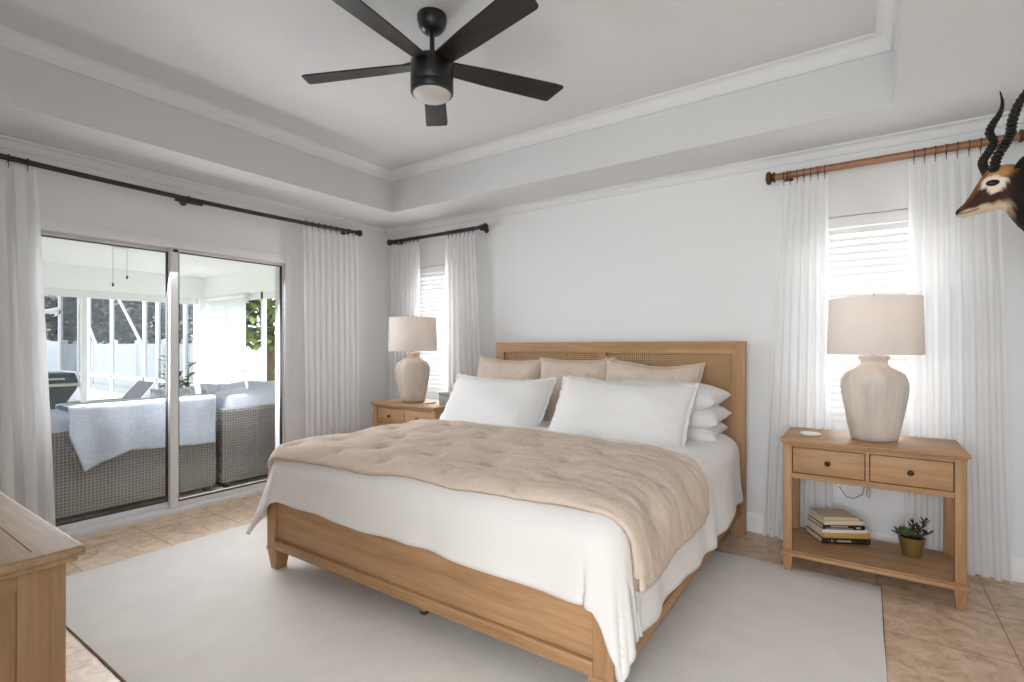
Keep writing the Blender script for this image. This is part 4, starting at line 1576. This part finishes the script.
def fur_col(co):
    x = 4.3 + (co.x - 4.3) / SA
    z = 1.27 + (co.z - 1.27) / SA
    y = co.y / SA
    n = 0.008 * N3(x * 60, y * 60, z * 60)
    x2, z2 = x + n, z + n
    c = C_TAN
    # dark blaze down the nose and face, darkening to the cheek
    top = 1.730 + (x2 - 4.5545) * 1.42
    f = (z2 - (top - 0.028)) / 0.012
    if x2 < 4.63:
        c = mixc(C_CREAM, C_DARK, (z2 - (1.7195 + (x2 - 4.557) * 0.22)) / 0.008)
        c = mixc(c, srgb(150, 98, 56), ((z2 - (top - 0.030)) / 0.02) * 0.4)
    else:
        c = mixc(C_CREAM, C_DARK, (z2 - (1.7355 + (x2 - 4.63) * 0.05)) / 0.010)
        c = mixc(c, C_TAN, (z2 - 1.812) / 0.016 if x2 < 4.72 else (z2 - 1.84) / 0.02)
    # white ring round the eye
    e = math.hypot((x2 - 4.643), (z2 - 1.800) * 1.05)
    c = mixc(c, C_WHITE, (0.034 - e) / 0.007)
    e2 = math.hypot((x2 - 4.617) / 1.0, (z2 - 1.786) / 0.8)
    c = mixc(c, C_BLACK, (0.011 - e2) / 0.004)
    # nose pad
    c = mixc(c, C_BLACK, (4.566 - x2) / 0.003 if z2 > 1.7215 else 0)
    # neck: dark on the side, white under the throat
    if x2 > 4.67:
        c = mixc(c, C_BLACK, (x2 - 4.675) / 0.02 * (1 if z2 < 1.835 else 0.55))
        c = mixc(c, C_WHITE, ((1.70 - (x2 - 4.67) * 1.7) - z2) / 0.015)
    return c


head = b.build('head', 'fur', an, smooth=180, colors=fur_col)
for sgn in (-1, 1):
    MB().ellipsoid(ap(4.643, 2.31 + sgn * 0.0395, 1.8035), (0.022, 0.008, 0.0125)).build('eye', 'eye', head, smooth=180)
    # ear: cupped leaf behind the horn
    e = MB()
    base = ap(4.700, 2.31 + sgn * 0.040, 1.835)
    d = Vector((0.55, sgn * 0.55, 0.62)).normalized()
    side = Vector((0.8, 0, -0.6)).normalized()
    out = d.cross(side).normalized()
    rows = []
    for i in range(9):
        s = i / 8
        w = 0.018 * math.sin(PI * (0.14 + 0.86 * s)) ** 0.8 + 0.001
        rows.append([e.bm.verts.new(base + d * (0.085 * s) + side * (w * q) + out * (0.010 * (1 - q * q) * (1 - s))) for q in (-1, -0.5, 0, 0.5, 1)])
    for r0, r1 in zip(rows, rows[1:]):
        for q in range(4):
            e.bm.faces.new([r0[q], r0[q + 1], r1[q + 1], r1[q]])
    e.build('ear', 'fur', head, smooth=180, solid=0.005, colors=lambda co: C_BLACK)
    n_ = MB().ellipsoid(ap(4.5615, 2.31 + sgn * 0.011, 1.7335), (0.006, 0.003, 0.004)).build('nostril', 'eye', head, smooth=180)
mo = MB()
mo.tube([ap(4.5575, 2.298, 1.7185), ap(4.575, 2.2925, 1.7195), ap(4.598, 2.2885, 1.7235), ap(4.612, 2.288, 1.729)], 0.0018, 6)
mo.build('mouth_line', 'eye', head)


def spline(pts, n):
    """Catmull-Rom through points"""
    P = [Vector(p) for p in pts]
    P = [P[0] * 2 - P[1]] + P + [P[-1] * 2 - P[-2]]
    out = []
    m = len(P) - 3
    for k in range(n + 1):
        s = k / n * m
        i = min(int(s), m - 1)
        t = s - i
        p0, p1, p2, p3 = P[i:i + 4]
        out.append(0.5 * ((2 * p1) + (p2 - p0) * t + (2 * p0 - 5 * p1 + 4 * p2 - p3) * t * t + (3 * p1 - p0 - 3 * p2 + p3) * t ** 3))
    return out


def horn(pts, r0):
    n = 260
    path = spline(pts, n)
    rad = []
    for k in range(n + 1):
        s = k / n
        r = r0 * (1 - 0.10 * s) * (1 - max(0, (s - 0.55) / 0.47) ** 1.6 * 0.92)
        ridge = abs(math.sin(s * PI * 26)) ** 0.7
        f = 1.0 if s < 0.74 else max(0.0, 1 - (s - 0.74) / 0.12)
        rad.append(max(r * (1 + f * (0.30 * ridge - 0.14)), 0.001))
    MB().tube(path, rad, 18).build('horn', 'horn', head, smooth=75)


far_p = [(4.638, 2.330, 1.845), (4.630, 2.345, 1.880), (4.631, 2.36, 1.905), (4.648, 2.375, 1.936), (4.662, 2.385, 1.970), (4.651, 2.385, 2.004), (4.661, 2.385, 2.035), (4.678, 2.39, 2.066), (4.686, 2.40, 2.104), (4.680, 2.40, 2.145)]
near_p = [(4.648, 2.290, 1.842), (4.651, 2.275, 1.880), (4.667, 2.26, 1.916), (4.680, 2.25, 1.945), (4.683, 2.24, 1.982), (4.694, 2.235, 2.025), (4.716, 2.235, 2.069), (4.742, 2.235, 2.105), (4.752, 2.23, 2.145)]
horn([ap(*p) for p in far_p], 0.0145)
horn([ap(*p) for p in near_p], 0.0155)
MB().lathe([(0.20, 0.0), (0.20, -0.012), (0.185, -0.02)], ap(4.9165, 2.31, 1.665), 40, 'x').build('back_board', 'oak_z', an)

# ------------------------------------------------------------------ lanai and garden beyond the sliding door
LX, LY0, LY1, LZ = -5.16, -3.0, 4.33, 2.44
struct(MB().box(LX - 0.1, -WT, LY0, LY1 + 0.1, -0.07, -0.01).build('floor_lanai', 'deck', smooth=0))
struct(MB().box(LX - 0.15, -WT, LY0, LY1 + 0.15, LZ, LZ + 0.12).build('ceiling_lanai', 'stucco', smooth=0))
b = MB()
b.box(LX - 0.1, LX + 0.1, LY0, LY1, 2.09, LZ)
b.box(LX, -2.0, LY1 - 0.1, LY1 + 0.1, 2.10, LZ)
b.box(-2.0, -WT, LY1 - 0.1, LY1 + 0.1, 0, LZ)
struct(b.build('beam_lanai', 'stucco', smooth=0))
struct(MB().box(LX - 0.12, LX + 0.12, LY1 - 0.17, LY1 + 0.12, -0.01, 2.09).build('column_lanai', 'stucco', smooth=0))
struct(MB().box(-40, LX - 0.1, -30, 6.4, -0.12, -0.04).build('ground_deck', 'deck', smooth=0))
struct(MB().box(-60, 30, -60, 60, -0.3, -0.13).build('ground_lawn', 'lawn', smooth=0))

# screened frame along the lanai edge and pool cage end wall
sf = thing('lanai_screen', (LX, 1.2, 0), 'white framed screen wall with a door along the far lanai edge', 'screen enclosure')
b = MB()
for y in (-2.9, -1.5, -0.2, 1.2, 2.58):
    b.box(LX - 0.03, LX + 0.03, y, y + 0.07, -0.01, 1.98)
b.box(LX - 0.03, LX + 0.03, LY0, LY1 - 0.17, 1.98, 2.09)
b.build('frame', 'white_metal', sf, smooth=0)
MB().box(LX - 0.004, LX - 0.002, LY0, 2.58, 0.0, 1.98).build('screen_mesh', 'screen', sf, smooth=0)

cg = thing('pool_cage', (-9.3, 4.3, 0), 'white framed screen wall beside the pool deck seen through the sliding door', 'screen enclosure')
b = MB()
for x in (-13.0, -11.58, -10.89, -9.44, -7.69, -7.07, -5.9):
    b.box(x - 0.035, x + 0.035, 4.27, 4.33, -0.04, 3.1)
b.box(-13.0, -5.3, 4.27, 4.33, 0.56, 0.64)
b.box(-13.0, -5.3, 4.27, 4.33, 2.9, 3.0)
b.box(-13.0, -5.3, 4.25, 4.35, -0.04, 0.24)
for y in (-6, -3.5, -1.0, 1.6, 4.3):
    b.box(-13.05, -12.95, y - 0.04, y + 0.04, -0.04, 3.1)
b.box(-13.05, -12.95, -6, 4.3, 0.56, 0.64)
b.box(-13.05, -12.95, -6, 4.3, 2.1, 2.2)
b.build('frame', 'white_metal', cg, smooth=0)
b = MB()
b.tube([(-13.0, 1.6, 2.15), (-13.0, 4.3, 2.9)], 0.05, 6)
b.tube([(-13.0, 1.6, 1.5), (-13.0, 4.3, 2.25)], 0.05, 6)
b.tube([(-11.58, 4.3, 2.4), (-10.0, 4.3, 0.9)], 0.03, 6)
b.tube([(-9.2, 4.3, 2.4), (-7.7, 4.3, 1.2)], 0.03, 6)
b.build('brace', 'white_metal', cg, smooth=0)
MB().box(-13.0, -5.3, 4.299, 4.301, 0.24, 2.9).build('screen_mesh', 'screen', cg, smooth=0)

b = MB()
b.box(-30, 4, 6.46, 6.52, -0.1, 1.34)
for k in range(18):
    x = -29.5 + k * 1.9
    b.box(x - 0.07, x + 0.07, 6.42, 6.56, -0.1, 1.42)
    b.frustum((x, 6.49, 1.42), (0.085, 0.085), (x, 6.49, 1.48), (0.01, 0.01))
fe = b.build('fence', 'fence_white', smooth=0)
tag(fe, 'white vinyl garden fence behind the pool cage', 'fence')
b = MB()
b.box(-21.0, -20.9, -20, 6.4, -0.1, 1.45)
for k in range(14):
    y = -19.6 + k * 2.0
    b.box(-21.05, -20.85, y - 0.07, y + 0.07, -0.1, 1.5)
fe = b.build('fence', 'fence_white', smooth=0)
tag(fe, 'white fence at the far end of the pool deck', 'fence')

# side windows of the lanai
sw = thing('lanai_side_screen', (-3.5, LY1, 0), 'white framed side opening of the lanai next to the roller shade', 'screen enclosure')
b = MB()
for x in (-4.62, -4.2, -3.35, -2.72):
    b.box(x - 0.03, x + 0.03, LY1 - 0.03, LY1 + 0.03, -0.01, 2.10)
b.box(LX, -2.0, LY1 - 0.03, LY1 + 0.03, 2.0, 2.10)
b.build('frame', 'white_metal', sw, smooth=0)
rs = thing('roller_shade', (-4.26, LY1 - 0.11, 2.06), 'white roller shade pulled half down at the lanai corner', 'roller shade')
MB().box(-4.86, -3.66, LY1 - 0.118, LY1 - 0.114, 0.89, 2.06).build('shade_cloth', 'roller', rs, smooth=0)
MB().box(-4.87, -3.65, LY1 - 0.128, LY1 - 0.104, 0.86, 0.895, 0.004).build('hem_bar', 'white_metal', rs)
MB().lathe([(0.03, -4.88), (0.03, -3.64)], (0, LY1 - 0.12, 2.06), 16, 'x').build('roller_tube', 'white_metal', rs)

fan(-1.05, 1.74, LZ, 0.16, 0.60, 0.3, 'patio ceiling fan beyond the sliding door with two thin hanging pull chains', None, ((0.0, -0.06, 0.34), (-0.05, 0.06, 0.26)))


# outdoor sofas seen from behind
def sofa(y0, y1, top, label, group, drape_pts=None):
    t = thing('outdoor_sofa', (-0.85, (y0 + y1) / 2, 0), label, 'sofa', group)
    b = MB()
    b.box(-0.56, -0.44, y0, y1, 0.03, top - 0.15, 0.03, 4)
    b.box(-1.25, -0.56, y0, y0 + 0.12, 0.03, 0.58, 0.03, 4)
    b.box(-1.25, -0.56, y1 - 0.12, y1, 0.03, 0.58, 0.03, 4)
    b.box(-1.25, -0.50, y0 + 0.08, y1 - 0.08, 0.06, 0.32, 0.02)
    b.build('frame', 'wicker', t)
    for yy in (y0 + 0.06, y1 - 0.06):
        for xx in (-0.50, -1.20):
            MB().frustum((xx, yy, -0.009), (0.02, 0.02), (xx, yy, 0.05), (0.03, 0.03)).build('leg', 'bronze', t)
    n = 2
    for k in range(n):
        a = y0 + 0.10 + (y1 - y0 - 0.20) * k / n
        c = y0 + 0.10 + (y1 - y0 - 0.20) * (k + 1) / n
        MB().box(-1.22, -0.62, a + 0.005, c - 0.005, 0.32, 0.46, 0.05, 4).build('seat_cushion', 'outdoor_cushion', t, smooth=180)
        MB().box(-0.74, -0.47, a - (0.06 if k == 0 else 0), c + (0.06 if k else 0) - 0.008, 0.44, top, 0.07, 5).build('back_cushion', 'outdoor_cushion', t, smooth=180)
    return t


sofa(0.30, 2.255, 0.80, 'grey wicker patio sofa with a pale blue throw over its back', 'wicker patio sofas')
sofa(2.30, 3.60, 0.855, 'grey wicker patio sofa beside the bedroom corner with white cushions on it', 'wicker patio sofas')


def blanket(ys, lows, top, x_out, label):
    def pt(u, v):
        f = u * (len(ys) - 1)
        i = min(int(f), len(ys) - 2)
        r = f - i
        y = ys[i] * (1 - r) + ys[i + 1] * r
        lo = lows[i] * (1 - r) + lows[i + 1] * r
        L1, L2, L3 = 0.18, 0.30, top - lo
        s = v * (L1 + L2 + L3)
        if s < L1:
            p = (x_out - L2, y, top - (L1 - s))
        elif s < L1 + L2:
            q = (s - L1) / L2
            p = (x_out - L2 + L2 * q, y, top + 0.015 * math.sin(PI * q))
        else:
            q = s - L1 - L2
            p = (x_out + 0.010 * math.sin(y * 22) * min(1, q / 0.2), y, top - q)
        return (p[0] + 0.008 * N3(y * 5, s * 5, 1), p[1] + 0.01 * N3(y * 3, s * 3, 4) * min(1, s), p[2])
    b = MB()
    b.grid(pt, 70, 40)
    return tag(b.build('throw_blanket', 'blanket', smooth=180, solid=0.012), label, 'blanket')


blanket([1.22, 1.31, 1.42, 1.60, 1.87, 2.235], [0.62, 0.345, 0.40, 0.457, 0.438, 0.42], 0.822, -0.425, 'pale blue throw blanket hanging over the back of the wicker patio sofa')


def cushion(y, z, x, w, h, mat, label, seed, lean=0.25):
    o = pillow('throw_pillow', w, h, 0.15, (x, y, z), R_(14), PI / 2 + lean, mat, label, 'cushion', 'cushions on the patio sofas', seed, 0.08)
    return o


cushion(2.10, 0.69, -0.86, 0.42, 0.42, 'cushion_print', 'grey patterned cushion on the patio sofa beside the potted plant', 31)
cushion(2.55, 0.69, -0.88, 0.46, 0.46, 'outdoor_cushion', 'white cushion nearest the patterned one on the patio sofa', 34, 0.1)
cushion(3.02, 0.69, -0.88, 0.46, 0.46, 'outdoor_cushion', 'white cushion at the middle of the cornermost patio sofa', 37, -0.1)
cushion(3.42, 0.69, -0.90, 0.42, 0.44, 'outdoor_cushion', 'white cushion at the far end of the cornermost patio sofa', 41, -0.25)

# potted plant behind the sofa
pp = thing('potted_plant', (-1.75, 2.48, -0.01), 'leafy green potted plant behind the patio sofas', 'plant')
MB().lathe([(0.12, -0.01), (0.14, 0.0), (0.19, 0.50), (0.20, 0.52), (0.18, 0.52), (0.17, 0.46), (0.01, 0.45)], (-1.75, 2.48, 0), 28).build('pot', 'terracotta', pp)
rnd = random.Random(5)
st, lf = MB(), MB()
for k in range(13):
    a = rnd.uniform(0, 6.28)
    tip = Vector((-1.75 + 0.10 * math.cos(a), 2.48 + 0.10 * math.sin(a), rnd.uniform(0.85, 1.16)))
    base = Vector((-1.75 + 0.04 * math.cos(a), 2.48 + 0.04 * math.sin(a), 0.45))
    st.tube([base, base.lerp(tip, 0.5), tip], [0.008, 0.006, 0.003], 6)
    for q in range(11):
        s = 0.4 + 0.6 * q / 10
        p0 = base.lerp(tip, s)
        b2 = rnd.uniform(0, 6.28)
        leaf(lf, p0, (math.cos(b2), math.sin(b2), rnd.uniform(0.0, 0.8)), (0, 0, 1), rnd.uniform(0.09, 0.15), 0.032, 0.1, -0.2)
st.build('stems', 'bark', pp)
lf.build('leaves', 'leaf', pp, smooth=60, colors=lambda c: mixc(srgb(46, 96, 36), srgb(150, 178, 74), 0.5 + 0.8 * N3(c.x * 14, c.y * 14, c.z * 14)))

# grill on the lanai
gx, gy = -3.65, 1.78
gr = thing('grill', (gx, gy, -0.01), 'dark grey grill with a pale rim beyond the sliding door', 'grill')
MB().frustum((gx, gy, 0.46), (0.16, 0.14), (gx, gy, 0.80), (0.30, 0.30), 0.03).build('fire_box', 'grill', gr)
MB().box(gx - 0.31, gx + 0.31, gy - 0.31, gy + 0.31, 0.80, 0.835, 0.008).build('rim', 'grill_trim', gr)
b = MB()
b.frustum((gx, gy, 0.835), (0.30, 0.30), (gx, gy, 0.955), (0.26, 0.27), 0.02)
lid = b.build('lid', 'grill', gr)
MB().tube([(gx + 0.30, gy - 0.15, 0.88), (gx + 0.34, gy - 0.15, 0.89), (gx + 0.34, gy + 0.15, 0.89), (gx + 0.30, gy + 0.15, 0.88)], 0.01, 8).build('handle', 'grill_trim', lid)
for sx in (-1, 1):
    for sy in (-1, 1):
        MB().tube([(gx + sx * 0.15, gy + sy * 0.13, 0.47), (gx + sx * 0.2, gy + sy * 0.18, 0.0)], 0.014, 8).build('leg', 'grill', gr)

# lounge chair on the pool deck
lc = thing('lounge_chair', (-6.3, 3.2, -0.04), 'reclined dark sling lounge chair on the bright pool deck', 'lounge chair')
b = MB()
b.prism([(3.55, 0.32), (3.60, 0.32), (3.86, 0.62), (3.82, 0.64)], 'x', -6.65, -5.95)
b.box(-6.65, -5.95, 2.3, 3.58, 0.30, 0.34)
b.build('sling', 'lounge', lc, smooth=0)
b = MB()
for x in (-6.68, -5.95):
    b.box(x, x + 0.03, 2.3, 3.6, 0.28, 0.33)
    b.prism([(3.55, 0.30), (3.60, 0.30), (3.88, 0.64), (3.84, 0.66)], 'x', x, x + 0.03)
b.build('frame', 'white_metal', lc, smooth=0)
for x in (-6.665, -5.935):
    for y in (2.4, 3.45):
        MB().box(x - 0.015, x + 0.015, y - 0.02, y + 0.02, -0.04, 0.29).build('leg', 'white_metal', lc, smooth=0)


# trees outside
def tree(x, y, h, r, n, label, seed, tint, palm=False):
    t = thing('palm_tree' if palm else 'tree', (x, y, -0.12), label, 'tree', None)
    rr = random.Random(seed)
    MB().tube([(x, y, -0.12), (x + 0.05, y + 0.03, h * 0.35), (x, y, h * 0.8)], [0.12, 0.10, 0.06], 10).build('trunk', 'bark', t)
    b = MB()
    if palm:
        for k in range(16):
            a = k * 2.399
            e = 0.9 - 0.08 * k
            for q in range(20):
                s = q / 19
                c = Vector((x + math.cos(a) * r * s, y + math.sin(a) * r * s, h * 0.8 + r * (math.sin(e) * s - 0.75 * s * s)))
                for sd in (-1, 1):
                    d = Vector((math.cos(a) * 0.6 - sd * math.sin(a), math.sin(a) * 0.6 + sd * math.cos(a), -0.35))
                    leaf(b, c, d, (0, 0, 1), 0.34 * math.sin(PI * (0.15 + 0.8 * s)), 0.016, 0.1, -0.2)
    else:
        for k in range(n):
            v = Vector((rr.gauss(0, 1), rr.gauss(0, 1), rr.gauss(0, 1))).normalized() * (r * rr.uniform(0.35, 1) ** 0.6)
            v.z *= 0.8
            c = Vector((x, y, h * 0.66)) + v + Vector((0.2 * N3(v.x * 3, v.y * 3, seed), 0, 0))
            d = Vector((rr.uniform(-1, 1), rr.uniform(-1, 1), rr.uniform(-0.6, 0.6)))
            leaf(b, c, d, (0, 0.1, 1), rr.uniform(0.12, 0.22) * (1 + 0.25 * r), 0.05 * (1 + 0.3 * r), 0.1, -0.2)
    b.build('crown', 'leaf', t, smooth=0, colors=lambda c: mixc(srgb(*tint[0]), srgb(*tint[1]), 0.5 + 1.2 * N3(c.x * 2.2, c.y * 2.2, c.z * 2.2)))


GREY = ((96, 102, 88), (142, 144, 128))
GREEN = ((58, 84, 38), (170, 180, 110))
tree(-32.0, 9.4, 4.6, 2.5, 2600, 'grey green tree farthest along the fence, above the grill as seen through the door', 3, GREY)
tree(-27.3, 9.2, 4.2, 2.3, 2600, 'grey green tree behind the fence, second from the grill', 5, GREY)
tree(-22.8, 9.3, 4.3, 2.3, 2600, 'grey green tree behind the middle of the white fence', 7, GREY)
tree(-18.4, 9.1, 4.0, 2.2, 2600, 'grey green tree behind the fence just beyond the door mullion', 17, GREY)
tree(-25.5, 3.6, 4.6, 2.4, 2600, 'tree far beyond the pool deck above the distant fence', 9, GREY)
tree(-5.7, 5.75, 2.9, 0.85, 900, 'sunlit green tree outside the lanai side opening', 11, GREEN)
tree(-3.55, 5.35, 1.15, 0.75, 0, 'small palm with arching fronds outside the lanai side opening', 13, ((44, 62, 30), (110, 130, 70)), True)
